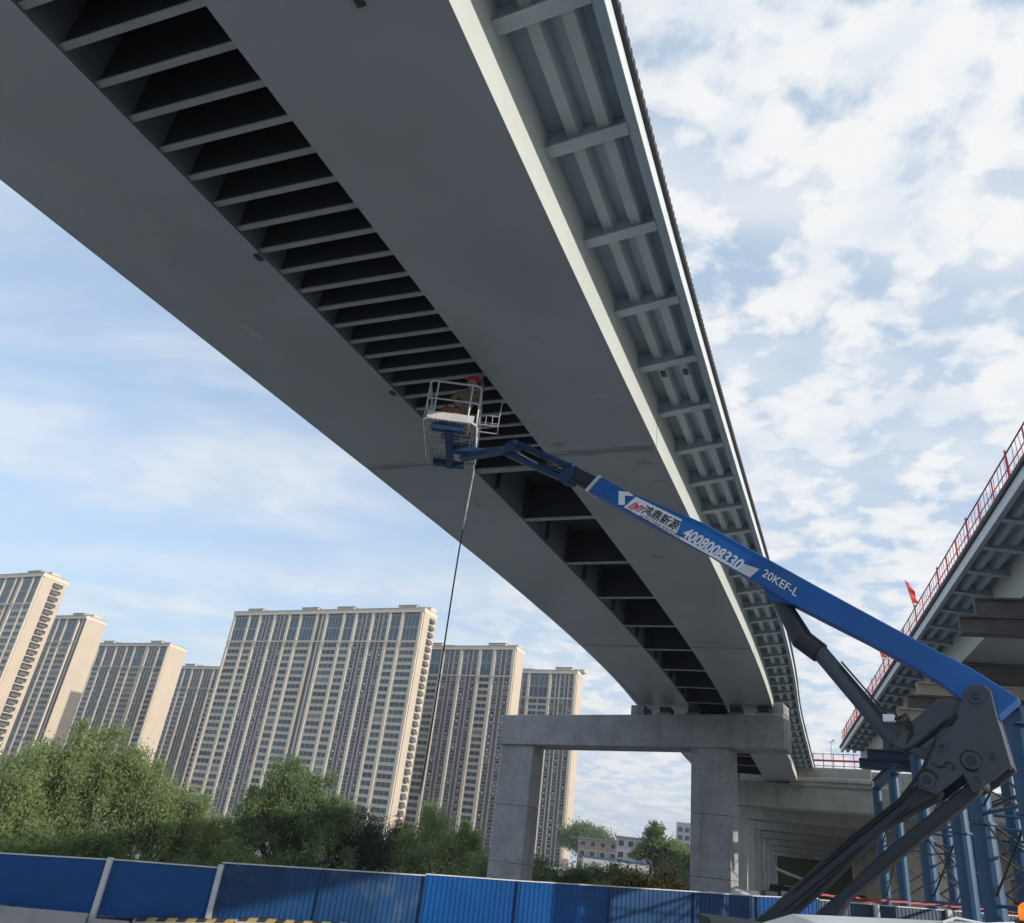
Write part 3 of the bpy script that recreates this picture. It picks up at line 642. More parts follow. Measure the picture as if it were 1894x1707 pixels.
# ------------------------------------------------------------------ apartment towers
FH = 3.3; NF = 30; HT = NF * FH
def win_mesh(name, w_, h_, gl, mull):
    m = MB(); fw = .16
    m.box((-w_ / 2, -.06, 0), (w_ / 2, 0, h_), gl)
    m.box((-w_ / 2, -.16, 0), (w_ / 2, -.061, fw), 'frame'); m.box((-w_ / 2, -.16, h_ - fw), (w_ / 2, -.061, h_), 'frame')
    m.box((-w_ / 2, -.16, fw + .001), (-w_ / 2 + fw, -.061, h_ - fw - .001), 'frame'); m.box((w_ / 2 - fw, -.16, fw + .001), (w_ / 2, -.061, h_ - fw - .001), 'frame')
    for i in range(1, mull):
        x_ = -w_ / 2 + w_ * i / mull; m.box((x_ - .06, -.13, fw + .001), (x_ + .06, -.061, h_ - fw - .001), 'frame')
    return m.mesh(name)
HALF = 'PWPNPSDSPSDSPNPWPR'
WID = dict(P=1.0, W=6.6, N=4.2, S=2.3, D=1.5, R=3.4)
_wc = {}
def tower(corner, length, right_corner, pattern, label, end='plain', depth=13.5, roofs=2):
    xd = Vector((math.sin(R(118.5)), math.cos(R(118.5)), 0))
    base = Vector((*corner, 0)) - (xd * length if right_corner else Vector())
    base.z = -1.0
    top = 101.9; fl0 = top - 3.2 - HT + 1.0
    t = thing('apartment_tower', tuple(base), label, 'apartment tower', 'cream high rise apartment towers', rot=R(-28.5), local=True)
    sc = length / sum(WID[c] for c in pattern)
    def part(m, name, **k): return m.build(name, t, **k)
    m = MB(); m.box((0, 0, 0), (length, depth, top - 2.0), 'brown'); part(m, 'wall')
    m = MB(); m.box((length + .003, -.25, 0), (length + .5, depth, top - .8), 'pinkw'); part(m, 'end_wall')
    m = MB(); m.box((-.5, -.25, 0), (-.003, depth, top - .8), 'pinkw'); part(m, 'end_wall')
    m = MB(); m.box((-.55, -1.0, top - 1.6), (length + .65, depth + .3, top - .9), 'cream'); m.box((-.5, -.9, top - .899), (length + .55, depth + .25, top + .3), 'creamr'); m.box((-.55, -1.0, top + .301), (length + .62, depth + .3, top + .55), 'roofm'); part(m, 'parapet')
    for i in range(roofs):
        xc = length * (i + .5) / roofs + (3 if i % 2 else -4)
        m = MB(); m.box((xc - 5, 2.5, top + .552), (xc + 5, 10, top + 2.6), 'creamr'); m.box((xc - 5.3, 2.2, top + 2.601), (xc + 5.3, 10.3, top + 2.9), 'roofm'); part(m, 'roof_house')
        m = MB(); m.box((xc + 6.2, 4, top + .552), (xc + 12.2, 9, top + 2.2), 'creamr'); part(m, 'roof_house')
    crown = NF - 4
    x_ = 0.0; bulk = MB(); kk = random.Random(int(length * 7 + corner[0]))
    for ci, c in enumerate(pattern):
        w_ = WID[c] * sc; xc = x_ + w_ / 2
        if c == 'P':
            m = MB(); m.box((x_, -.9, 0), (x_ + w_, -.002, top - 1.61), 'cream'); part(m, 'pilaster')
        elif c in 'WN':
            m = MB(); m.box((x_ + .002, -.35, 0), (x_ + w_ - .002, -.002, fl0 + crown * FH - .3), 'creamr'); part(m, 'bay')
            for i in range(1, crown):
                gl = kk.choice(['gl1', 'gl1', 'gl2', 'gl3', 'gl1', 'gl2', 'gl5', 'gl4', 'gl5'])
                key = (c, round(w_, 2), gl)
                if key not in _wc: _wc[key] = win_mesh('window', w_ * .88, FH * .68, gl, 3 if c == 'W' else 2)
                o = bpy.data.objects.new('window', _wc[key]); col.objects.link(o); o.parent = t; o.location = (xc, -.352, fl0 + i * FH + .5)
            key = (c, round(w_, 2), 'crown')
            if key not in _wc: _wc[key] = win_mesh('window', w_ * .92, FH * 1.82, 'gl3', 4 if c == 'W' else 2)
            for z_ in (0.15, 2.05):
                o = bpy.data.objects.new('window', _wc[key]); col.objects.link(o); o.parent = t; o.location = (xc, -.3, fl0 + (crown + z_) * FH)
        elif c == 'S':
            for i in range(0, NF):
                gl = kk.choice(['gl2', 'gl1', 'gl4', 'gl1']) if i < crown else 'gl3'
                h_ = FH * (.52 if i < crown else .8); z_ = fl0 + i * FH + .7
                bulk.box((xc - w_ * .40, -.10, z_), (xc + w_ * .40, -.003, z_ + h_), 'frame'); bulk.box((xc - w_ * .32, -.14, z_ + .18), (xc + w_ * .32, -.101, z_ + h_ - .18), gl)
            for i in range(1, crown):
                if kk.random() < .35: bulk.box((xc - .5, -.55, fl0 + i * FH - .15), (xc + .5, -.003, fl0 + i * FH + .5), 'frame')
            m = MB(); m.box((x_ - .17, -.55, 0), (x_ + .22, -.002, top - 1.61), 'frame'); part(m, 'mullion')
            m = MB(); m.box((x_ + w_ - .2, -.5, 0), (x_ + w_ + .13, -.002, top - 1.61), 'frame'); part(m, 'mullion')
        elif c == 'R':
            m = MB(); m.box((x_ + w_ * .38, -.12, 0), (x_ + w_ * .62, -.002, top - 1.61), 'frame'); part(m, 'pipe_strip')
        x_ += w_
    if bulk.v:
        bulk.build('small_windows', t)['kind'] = 'stuff'
    m = MB(); m.box((0, -1.15, fl0 + crown * FH - .3), (length, -.902, fl0 + crown * FH + .25), 'cream'); part(m, 'cornice_band')
    if end == 'balcony':
        for i in range(0, NF):
            z_ = fl0 + i * FH + .4
            m = MB(); m.box((length + .502, depth * .42, z_), (length + 1.9, depth * .72, z_ + .3), 'brown'); m.box((length + 1.75, depth * .42, z_ + .301), (length + 1.9, depth * .72, z_ + 1.3), 'brown'); m.box((length + .502, depth * .42, z_ + .6), (length + .55, depth * .84, z_ + 2.3), 'gl1'); part(m, 'balcony')
    return t
tower((-221, 382), 66, True, HALF + 'PWPNP', 'leftmost cream apartment tower with a column of balconies on its sunlit end', 'balcony', 13)
tower((-237, 468), 62, True, HALF, 'narrow cream tower between the leftmost tower and the wide low one', 'plain', 13.5)
tower((-205, 520), 79, True, HALF[:-1] + 'PSDSPNP', 'wide cream tower third from left with a blank peach end wall', 'plain', 14, 2)
tower((-172, 573), 66, True, HALF, 'far cream tower half hidden left of the biggest tower', 'plain', 13)
tower((-31, 356), 117, True, HALF + HALF[::-1][1:], 'biggest and widest apartment tower in the middle of the group', 'balcony', 10.5, 4)
tower((15, 406), 64, True, 'PSDSPNPSDSPSDSPNPSDSP', 'cream tower right of the biggest one, behind the hanging hose', 'plain', 9, 2)
tower((52, 444), 50, True, 'PSDSPSDSPNNPSDSDSP', 'rightmost cream tower rising behind the left portal column', 'plain', 8, 2)

# low buildings seen through the portal
def low_building(az, r, wd, ht, dp, wm, label, floors, cols):
    p_ = polar(az, r); t = thing('low_building', (p_.x, p_.y, 0), label, 'building', 'low buildings beyond the shrubs', rot=R(-28.5), local=True)
    m = MB(); m.box((0, 0, -2), (wd, dp, ht), wm); m.build('wall', t)
    m = MB(); m.box((-.4, -.4, ht + .003), (wd + .4, dp + .4, ht + .6), 'roofm'); m.build('roof', t)
    fh_ = ht / floors
    for i in range(floors):
        for j in range(cols):
            x_ = wd * (j + .5) / cols
            m = MB(); m.box((x_ - 1.1, -.12, i * fh_ + .8), (x_ + 1.1, -.003, i * fh_ + fh_ - .6), 'frame'); m.box((x_ - .95, -.16, i * fh_ + .95), (x_ + .95, -.121, i * fh_ + fh_ - .75), 'gl2'); m.build('window', t)
low_building(7.6, 330, 20, 13.0, 12, 'brickl', 'low brick building with flat roof just right of the rightmost tower', 4, 5)
low_building(10.1, 300, 17, 13.8, 12, 'greyl', 'low grey building with rows of windows seen through the portal', 4, 5)
m = MB(); b_ = polar(8.5, 240); m.box((b_.x - 2, b_.y, 5.9), (b_.x + 16, b_.y + 8, 6.3), 'pipe'); m.box((b_.x - 2, b_.y + .3, -2), (b_.x + 16, b_.y + 7.7, 5.89), 'greyl')
tag(m.build('shed'), 'long low shed with blue roof behind the shrubs in the portal opening', 'shed')
p_ = polar(13.9, 420); t = thing('apartment_tower', (p_.x, p_.y, -1), 'distant pale tower half hidden behind the right portal column', 'apartment tower', rot=R(-28.5), local=True)
m = MB(); m.box((0, 0, 0), (14, 12, 29), 'greyl'); m.build('wall', t)
for i in range(8):
    for j in range(4):
        m = MB(); m.box((1 + j * 3.3, -.1, 1 + i * 3.4), (3 + j * 3.3, -.003, 3 + i * 3.4), 'gl1'); m.build('window', t)

# ------------------------------------------------------------------ trees
def quads(name, c, d, s_, mat_, parent=None):
    """c centres, d long half axis, s_ side half axis: diamond leaves"""
    n = len(c); v = np.empty((n * 4, 3)); v[0::4] = c - d; v[1::4] = c + s_ * 1.0 - d * .1; v[2::4] = c + d; v[3::4] = c - s_ - d * .1
    me = bpy.data.meshes.new(name); me.vertices.add(n * 4); me.vertices.foreach_set('co', v.ravel().astype(np.float32))
    me.loops.add(n * 4); me.loops.foreach_set('vertex_index', np.arange(n * 4, dtype=np.int32))
    me.polygons.add(n); me.polygons.foreach_set('loop_start', np.arange(0, n * 4, 4, dtype=np.int32)); me.polygons.foreach_set('loop_total', np.full(n, 4, dtype=np.int32))
    me.materials.append(mat_); me.update(); me.validate()
    return link(name, me, parent)
def crown_points(blobs, nclump, nleaf, spread, droop):
    tot = np.array([b[3] * b[4] * b[5] for b in blobs]) ** .67; tot /= tot.sum(); C_ = []
    for _ in range(nclump):
        b = blobs[rng.choice(len(blobs), p=tot)]
        u = rng.normal(size=3); u /= np.linalg.norm(u); u[2] = abs(u[2]) * 1.0 - .35 * (rng.random() < .55); rad = rng.random() ** .28 * (1 + rng.normal() * .07)
        C_.append(np.array(b[:3]) + u * rad * np.array(b[3:6]))
    C_ = np.array(C_)
    sz = rng.uniform(.45, 1.5, size=(nclump, 1))
    P_ = (C_[:, None, :] + rng.normal(size=(nclump, nleaf, 3)) * np.array([spread, spread, spread * .8]) * sz[:, :, None])
    hang = rng.random((nclump, nleaf)) ** 2 * droop
    P_[:, :, 2] -= hang
    return P_.reshape(-1, 3), C_
def tree(name, az, r, blobs, label, lm, nclump=150, nleaf=150, lsize=.16, droop=.9, group='trees behind the hoarding', trunk_r=.16, spread=.42, cat='tree', elong=1.9, k=1.0):
    r = r * k; g = polar(az, r); z0 = gz(g.x, g.y) - (1.2 if k > 1 else 0)
    t = thing(name, (g.x, g.y, z0), label, cat, group)
    bl = []
    for (daz, dr, z, rx, ry, rz) in blobs:
        q = polar(az + daz, r + dr * k); bl.append((q.x, q.y, ZC + (z - ZC) * k, rx * k, ry * k, rz * k))
    P_, C_ = crown_points(bl, nclump, nleaf, spread * k, droop * k)
    P_ = P_[P_[:, 2] > z0 + .3]
    n = len(P_); d = rng.normal(size=(n, 3)) * .75; d[:, 2] -= .9 * (droop > .4); d /= np.linalg.norm(d, axis=1)[:, None]
    s_ = np.cross(d, rng.normal(size=(n, 3))); s_ /= np.linalg.norm(s_, axis=1)[:, None] + 1e-6
    ls = lsize * rng.uniform(.55, 1.35, size=(n, 1))
    quads('crown', P_, d * ls * elong, s_ * ls * .62, LEAF[lm], t)
    m = MB(); trunk_r *= k
    zt = max(b[2] for b in bl)
    base = Vector((g.x, g.y, z0 - .2)); mid = Vector((g.x + rng.normal() * .2, g.y, z0 + (zt - z0) * .4))
    m.tube([base, base.lerp(mid, .5) + Vector((.06, 0, 0)), mid], [trunk_r * 1.3, trunk_r, trunk_r * .8], 'bark', 8)
    for kk_ in rng.choice(len(C_), size=min(26, len(C_)), replace=False):
        e_ = Vector(C_[kk_]); m1 = mid.lerp(e_, .5) + Vector(rng.normal(size=3) * .15) + Vector((0, 0, .15))
        m.tube([mid.lerp(base, rng.random() * .4), m1, e_], [trunk_r * .5, trunk_r * .3, trunk_r * .10], 'bark', 5)
    m.build('trunk', t)
    return t
# blobs: (d_azimuth, d_range, z, rx, ry, rz)
tree('willow_tree', -24.0, 46, [(0.3, 0, 4.2, 2.6, 2.4, 2.9), (-1.9, .5, 3.4, 2.1, 2, 2.6), (2.1, -.5, 3.5, 2.0, 2, 2.4), (0, -1, 1.6, 3.4, 2.2, 1.8)], 'tallest light green willow at far left, in front of the cream towers', 0, 230, 480, .066, k=1.5, spread=.29)
tree('willow_tree', -28.6, 44, [(0, 0, 2.6, 2.6, 2.2, 2.4), (-2.5, 0, 2.2, 2.2, 2, 2.2), (2, 0, 1.4, 2.2, 2, 1.4)], 'green willow cut by the left edge of the picture', 0, 180, 440, .066, k=1.5, spread=.29)
tree('willow_tree', -18.6, 45, [(0, 0, 2.5, 2.3, 2.0, 2.2), (-1.6, .4, 3.2, 1.8, 1.8, 2.1), (2.3, 0, 1.6, 2.0, 1.9, 1.9), (4.2, 0, .9, 1.5, 1.5, 1.4)], 'yellow green willow between the tallest willow and the dark tree', 0, 190, 460, .066, k=1.5, spread=.29)
tree('broadleaf_tree', -11.3, 47, [(-.6, 0, 3.6, 2.3, 2.0, 2.9), (1.9, 0, 3.3, 2.1, 2, 2.5), (-2.0, .3, 2.4, 1.7, 1.8, 2.2), (.5, -.6, 1.2, 3.0, 2, 1.8)], 'dark green round tree in the middle of the row, below the biggest tower', 1, 200, 460, .066, droop=.5, k=1.5, spread=.29)
tree('conifer_tree', -6.7, 48, [(0, 0, 1.2, 1.9, 1.7, 1.7), (-.4, 0, 2.7, 1.5, 1.4, 2.1), (.9, 0, 1.8, 1.6, 1.5, 1.8)], 'darkest blackish conifer right of the round dark tree', 2, 200, 300, .06, droop=.25, k=1.5, spread=.28)
tree('willow_tree', -1.4, 49, [(0, 0, 2.9, 2.0, 1.8, 2.6), (1.7, 0, 2.5, 1.4, 1.5, 2.2), (-1.9, 0, 2.2, 1.5, 1.5, 2.0), (0, -.4, .9, 2.6, 1.8, 1.6)], 'feathery green tree just left of the left portal column', 0, 150, 440, .064, k=1.5, spread=.29)
tree('young_tree', -4.2, 51, [(0, 0, 2.3, 1.2, 1.2, 2.0), (.3, 0, 3.5, .6, .6, 1.0)], 'thin sparse young tree between the conifer and the feathery tree', 4, 60, 150, .066, droop=.5, trunk_r=.09, k=1.5)
# shrubs at the foot
for az, r, z, rx, rz, lm, lab in ((-24, 38, .5, 3.6, 1.4, 3, 'low leafy shrub under the tallest willow'), (-16.5, 38, .3, 3.4, 1.0, 3, 'bright low shrub at the foot of the yellow green willow'), (-8, 39, .5, 3.2, 1.1, 1, 'low dark shrub under the round dark tree'), (-1, 41, .8, 2.8, 1.2, 1, 'low dark shrub left of the left portal column'),
                                  (6.2, 62, 1.7, 3.0, 1.6, 3, 'green shrub right beside the left portal column'), (9.4, 66, 1.9, 3.0, 1.7, 1, 'dark green shrub in the middle of the portal opening'), (12.4, 58, 1.9, 3.4, 1.8, 4, 'brownish shrub left of the right portal column'), (3.2, 60, 1.6, 2.6, 1.6, 1, 'dark shrub behind the left portal column')):
    tree('shrub', az, r, [(0, 0, z, rx, rx * .6, rz), (-1.2, 0, z - .3, rx * .6, rx * .5, rz * .8), (1.5, .3, z - .2, rx * .6, rx * .5, rz * .9)], lab, lm, 130, 260, .065, droop=.3, group='shrubs behind the hoarding', trunk_r=.06, spread=.38, cat='shrub')
tree('broadleaf_tree', 8.2, 360, [(0, 0, 13, 9, 6, 6), (-1, 0, 12, 6, 5, 5), (1.1, 0, 12, 6, 5, 4)], 'distant round tree rising behind the low brick building', 1, 160, 200, .30, droop=.5, group='distant trees', trunk_r=.4, spread=1.4)
tree('broadleaf_tree', 12.7, 150, [(-.25, 0, 8.4, 1.8, 1.8, 3.2), (.7, 0, 7.0, 1.7, 1.8, 2.6), (-.8, 0, 6.6, 1.5, 1.6, 2.0)], 'airy tree beside the right portal column above the shrubs', 1, 46, 170, .15, droop=.4, group='distant trees', trunk_r=.22, spread=.45)
tree('broadleaf_tree', 13.9, 165, [(0, 0, 6.5, 2.6, 2.2, 3.0)], 'small tree half behind the right portal column', 0, 60, 200, .15, droop=.4, group='distant trees', trunk_r=.2, spread=.65)
# wooded rise far behind the viaduct
P_ = []
for _ in range(420):
    az = rng.uniform(16, 44); r_ = rng.uniform(205, 250); P_.append(np.array(polar(az, r_, rng.uniform(1, 6.5 + 2.5 * math.sin(az * .9)))))
P_ = (np.array(P_)[:, None, :] + rng.normal(size=(420, 60, 3)) * 1.5).reshape(-1, 3); n = len(P_)
d = rng.normal(size=(n, 3)); d /= np.linalg.norm(d, axis=1)[:, None]; s_ = np.cross(d, rng.normal(size=(n, 3))); s_ /= np.linalg.norm(s_, axis=1)[:, None]
o = quads('far_wood', P_, d * .8, s_ * .5, LEAF[1]); tag(o, 'dark wood far behind the viaduct columns', 'wood', kind='stuff')
m = MB()
hp = [(polar(a, 185, gz(30, 0) - .5), polar(a, 185, 6.5 + 4.4 * max(0, math.sin((a - 14) * .16)) ** 1.3)) for a in np.linspace(14, 46, 40)]
m.sweep([[b_, t_, t_ + Vector((0, 22, 0)), b_ + Vector((0, 22, 0))] for b_, t_ in hp], 'hill'); m.build('hill')['kind'] = 'structure'
m = MB(); pa = [polar(19.7, 176, 8.6), polar(20.0, 175.5, 7.5), polar(20.7, 174, 6.8), polar(21.6, 172, 6.1), polar(23, 170, 5.3)]
m.sweep([[q + Vector((-.1, 0, -.16 - .05 * i)), q + Vector((.1, 0, .16)), q + Vector((.1, .6, .16)), q + Vector((-.1, .6, -.16))] for i, q in enumerate(pa)], 'path'); m.build('hill_path')['kind'] = 'structure'

# ------------------------------------------------------------------ cars under the viaduct
def car(p_, rz, paint, label):
    t = thing('parked_car', tuple(p_), label, 'car', 'cars parked under the viaduct')
    T = Matrix.Translation(p_) @ Matrix.Rotation(rz, 4, 'Z')
    m = MB(T); prof = [(-2.2, .35), (-2.25, .75), (-2.1, .95), (-1.2, 1.02), (-.6, 1.02), (1.3, 1.0), (2.1, .92), (2.25, .7), (2.2, .35)]
    m.prism([(x_, -.88, z_) for x_, z_ in prof], (0, 1.76, 0), paint); m.build('body', t, bevel=.06)
    m = MB(T); prof = [(-1.75, 1.0), (-1.15, 1.52), (.55, 1.55), (1.25, 1.0)]
    m.hexa([(x_, -.80, 1.005) for x_ in (-1.85, 1.3)] + [(x_, .80, 1.005) for x_ in (1.3, -1.85)], [(x_, -.66, 1.5) for x_ in (-1.2, .55)] + [(x_, .66, 1.5) for x_ in (.55, -1.2)], 'carg'); m.build('windows', t)
    m = MB(T); m.box((-1.22, -.68, 1.503), (.57, .68, 1.57), paint); m.build('roof', t, bevel=.03)
    for x_ in (-1.35, 1.35):
        for y_ in (-.80, .80):
            m = MB(T); m.tube([(x_, y_ - .1, .33), (x_, y_ + .1, .33)], .33, 'tyre', 14); o = m.build('wheel', t); m = MB(T); m.tube([(x_, y_ - .105, .33), (x_, y_ + .105, .33)], .19, 'lamp', 10); m.build('rim', o)
    for y_ in (-.6, .6):
        m = MB(T); m.box((2.2, y_ - .2, .62), (2.28, y_ + .2, .8), 'lamp'); m.build('headlight', t)
# small raised parking apron where the cars stand
ap = polar(20.3, 118); 
m = MB(); c1 = [polar(a, r_) for a, r_ in ((18.5, 100), (32, 100), (32, 165), (18.5, 165))]
m.hexa([Vector((q.x, q.y, .5)) for q in c1], [Vector((q.x, q.y, 2.55)) for q in c1], 'asph'); m.build('car_park')['kind'] = 'structure'
car(polar(20.0, 112, 2.56), R(70), 'card', 'dark car parked under the viaduct beside the columns')
car(polar(20.9, 110, 2.56), R(62), 'carw', 'white car parked beside the dark car under the viaduct')
car(polar(24.6, 108, 2.56), R(20), 'carr', 'reddish car under the viaduct seen between the crane arms')
# stack of site materials behind the hoarding and an orange machine
t = thing('cable_drum', tuple(polar(18.2, 46, gz(14, 44))), 'grey drum and crates standing behind the hoarding by the portal column', 'drum')
b_ = polar(18.2, 46); m = MB(); m.tube([(b_.x - .6, b_.y, 2.55), (b_.x + .6, b_.y, 2.55)], .62, 'greyd', 16); m.build('drum', t)
m = MB(); m.box((b_.x - 1.9, b_.y - .3, gz(b_.x, 0)), (b_.x - .8, b_.y + .4, 2.9), 'barr'); m.build('crate', t)
m = MB(); m.box((b_.x + .9, b_.y - .3, gz(b_.x, 0)), (b_.x + 1.5, b_.y + .4, 3.25), 'dark'); m.build('cabinet', t)
t = thing('excavator', tuple(polar(33.9, 60, 1.9)), 'orange machine behind the hoarding beside the amber beacon', 'excavator')
b_ = polar(33.9, 60); m = MB(); m.box((b_.x - 1.6, b_.y - 1, 2.2), (b_.x + 1.6, b_.y + 1, 4.2), 'ora'); m.build('body', t, bevel=.1)
m = MB(); m.box((b_.x - 1.3, b_.y - 1.1, 4.21), (b_.x - .1, b_.y + .4, 5.5), 'carg'); m.build('cab', t, bevel=.08)
m = MB(); m.box((b_.x - 1.8, b_.y - 1.3, 1.6), (b_.x + 1.8, b_.y + 1.3, 2.19), 'tyre'); m.build('tracks', t, bevel=.15)
m = MB(); m.tube([(b_.x + .8, b_.y - .8, 3.5), (b_.x + 3.2, b_.y - 1.5, 6.0), (b_.x + 5, b_.y - 2, 4.0)], .22, 'ora', 8); m.build('boom', t)

# ------------------------------------------------------------------ boom lift truck
O = Vector((3.4, 9.34, 0)); E_ = Vector((.788, -.616, 0)); NN = Vector((-.616, -.788, 0))
def B(a, z, off=0.0): q = O + E_ * a + NN * off; return Vector((q.x, q.y, z))
tz = gz(3.6, 8)
tk = thing('boom_lift_truck', (3.6, 7.6, tz), 'blue articulated boom lift truck reaching up to the bridge underside', 'boom lift')
def slab(name, pts, d0, d1, m_, parent, bevel=.012):
    m = MB(); m.prism([B(a, z, d0) for a, z in pts], NN * (d1 - d0), m_); return m.build(name, parent, bevel=bevel)
# telescopic boom
boom = slab('boom', [(-2.74, 8.42), (-2.52, 8.63), (-2.06, 8.31), (-.85, 7.62), (.55, 6.62), (1.67, 5.84), (2.10, 5.56), (2.51, 5.23), (2.30, 5.05), (2.02, 5.19), (1.83, 5.38), (1.66, 5.51), (1.11, 5.88), (.24, 6.42), (-.85, 7.21), (-1.68, 7.73)], -.30, 0, 'blue', tk)
slab('boom_collar', [(-2.80, 8.44), (-2.57, 8.665), (-2.52, 8.64), (-2.75, 8.405)], -.33, .025, 'greyd', boom)
slab('cylinder_bracket', [(-.17, 6.82), (.01, 6.47), (.25, 6.39), (.42, 6.36), (.02, 6.62)], -.24, -.06, 'blue', boom)
slab('inner_boom', [(-3.14, 8.72), (-3.10, 8.96), (-2.6, 8.655), (-2.78, 8.47)], -.26, -.04, 'armd', tk)
m = MB()
for i in range(5): m.tube([B(-3.1 + .05 * i, 8.70 - .02 * i, -.02), B(-2.98 + .05 * i, 8.60 - .03 * i, .04), B(-2.9 + .05 * i, 8.60 - .03 * i, -.05)], .018, 'rubber', 6)
m.build('hose_loops', tk)
for a, z in ((-2.42, 8.50), (-2.36, 8.46), (-2.30, 8.42), (-2.56, 8.36), (-2.50, 8.32), (-2.44, 8.28)):
    m = MB(); m.tube([B(a, z, 0), B(a, z, .012)], .014, 'chrome', 8); m.build('bolt', boom)
# decals: real thin plates on the side of the boom
def dec(name, pts, off, m_): return slab(name, pts, off, off + .003, m_, boom, 0)
bd = Vector((.795, -.607)); bn = Vector((.607, .795))     # along and across the boom in (a,z)
def dq(p_, s, t): return (p_[0] + bd.x * s + bn.x * t, p_[1] + bd.y * s + bn.y * t)
dec('arrow_decal', [(-2.20, 8.33), (-2.03, 8.285), (-1.93, 8.20), (-2.09, 8.235), (-2.08, 8.08), (-2.19, 8.10)], .002, 'white')
dec('logo_panel', [(-2.08, 8.055), (-1.90, 8.185), (-1.16, 7.71), (-1.25, 7.475), (-1.70, 7.77)], .0025, 'white')
dec('stripe_decal', [(-2.08, 8.06), (-1.25, 7.5), (-.20, 6.79), (-.20, 6.755), (-1.25, 7.46), (-2.09, 8.04)], .006, 'white')
dec('phone_panel', [(-1.16, 7.715), (-.86, 7.545), (-.16, 7.03), (-.36, 6.92), (-.80, 7.215), (-1.235, 7.505)], .002, 'blued')
dec('grey_decal', [(-.30, 6.96), (-.08, 6.86), (-.20, 6.765), (-.40, 6.90)], .007, 'greyd')
def text3d(s, start, size, m_, parent, ext=.002, off=.009, shear=.0, squash=1.0, bold=0.0, name='lettering', ang=None):
    cu_ = bpy.data.curves.new(name, 'FONT'); cu_.body = s; cu_.size = size; cu_.extrude = ext; cu_.shear = shear; cu_.offset = bold; cu_.resolution_u = 3
    tmp = bpy.data.objects.new(name, cu_); col.objects.link(tmp)
    bpy.context.view_layer.update()
    dg = bpy.context.evaluated_depsgraph_get(); me = bpy.data.meshes.new_from_object(tmp.evaluated_get(dg))
    bpy.data.objects.remove(tmp); bpy.data.curves.remove(cu_)
    v2 = Vector(ang) if ang else bd
    X = (E_ * v2.x + Vector((0, 0, v2.y))).normalized(); Z = NN.normalized(); Y = Z.cross(X)
    o_ = B(start[0], start[1], off)
    Mx = Matrix(((X.x, Y.x, Z.x, o_.x), (X.y, Y.y, Z.y, o_.y), (X.z, Y.z, Z.z, o_.z), (0, 0, 0, 1)))
    me.transform(Matrix.Diagonal((squash, 1, 1, 1))); me.transform(Mx); me.materials.clear(); me.materials.append(MT[m_])
    return link(name, me, parent)
lg = (-.808, .589)
text3d('鸿鼎新源', (-1.80, 7.915), .165, 'black', boom, shear=.12, squash=1.0, bold=.0022, ang=(.845, -.535))
text3d('HONGDINGXINYUAN', (-1.84, 7.845), .078, 'black', boom, shear=.1, squash=.98, ang=(.84, -.543))
text3d('4008008330', (-1.165, 7.46), .225, 'white', boom, shear=.2, squash=.88, bold=.006, ang=(.803, -.596), off=.010)
text3d('20KEF-L', (-.06, 6.77), .15, 'white', boom, shear=-.1, squash=1.02, bold=.0005, ang=(.80, -.60))
# emblem: slanted rounded strokes
m = MB()
def stroke(pts): m.tube([B(*dq((-1.98, 8.06), s, t), .011) for s, t in pts], .007, 'red', 6)
for k in range(3):
    x_ = .02 + k * .036
    stroke([(x_ - .035, -.06 - .006 * k), (x_ + .02, .045), (x_ + .035, .065 - .01 * k)])
stroke([(.055, .066), (.075, .076), (.10, .06), (.085, .03)])
for k in range(3):
    x_ = .125 + k * .036
    stroke([(x_ - .03, -.02 - .01 * k), (x_ + .02, .06), (x_ + .034, .075)])
stroke([(.155, .078), (.20, .085), (.225, .06), (.20, .02), (.175, -.02)])
m.build('emblem', boom)
# jib
def rbar(name, p0, p1, wd, ht, m_, parent, bevel=.01, side=NN):
    p0 = Vector(p0); p1 = Vector(p1); d = (p1 - p0).normalized(); h_ = d.cross(side).normalized()
    m = MB(); m.bar(p0, p1, side * wd, h_ * ht, m_); return m.build(name, parent, bevel=bevel)
jib = rbar('jib', B(-3.05, 8.90, -.15), B(-4.32, 9.66, -.15), .12, .105, 'bluek', tk)
rbar('jib_bar', B(-3.22, 8.74, -.15), B(-4.50, 9.48, -.15), .12, .09, 'bluek', jib)
slab('jib_knuckle', [(-3.34, 8.72), (-3.28, 9.02), (-3.10, 9.01), (-3.06, 8.80), (-3.16, 8.68)], -.27, -.02, 'bluek', jib)
slab('jib_head', [(-4.58, 9.46), (-4.54, 9.68), (-4.34, 9.72), (-4.38, 9.50)], -.26, -.03, 'bluek', jib)
m = MB(); m.tube([B(-3.2, 8.86, -.15), B(-3.85, 9.18, -.15)], .04, 'armd', 10); m.tube([B(-3.85, 9.18, -.15), B(-4.35, 9.52, -.15)], .022, 'chrome', 10); m.build('jib_cylinder', jib)
m = MB(); m.tube([B(-3.1, 8.95, -.02), B(-3.4, 8.96, .03), B(-3.85, 9.33, .02), B(-4.3, 9.5, 0)], .014, 'rubber', 6); m.build('hose', jib)
arm_ = rbar('basket_arm', B(-4.45, 9.60, -.15), Vector((-1.0, 13.85, 10.12)), .13, .14, 'bluek', tk, side=Vector((.5, .86, 0)))
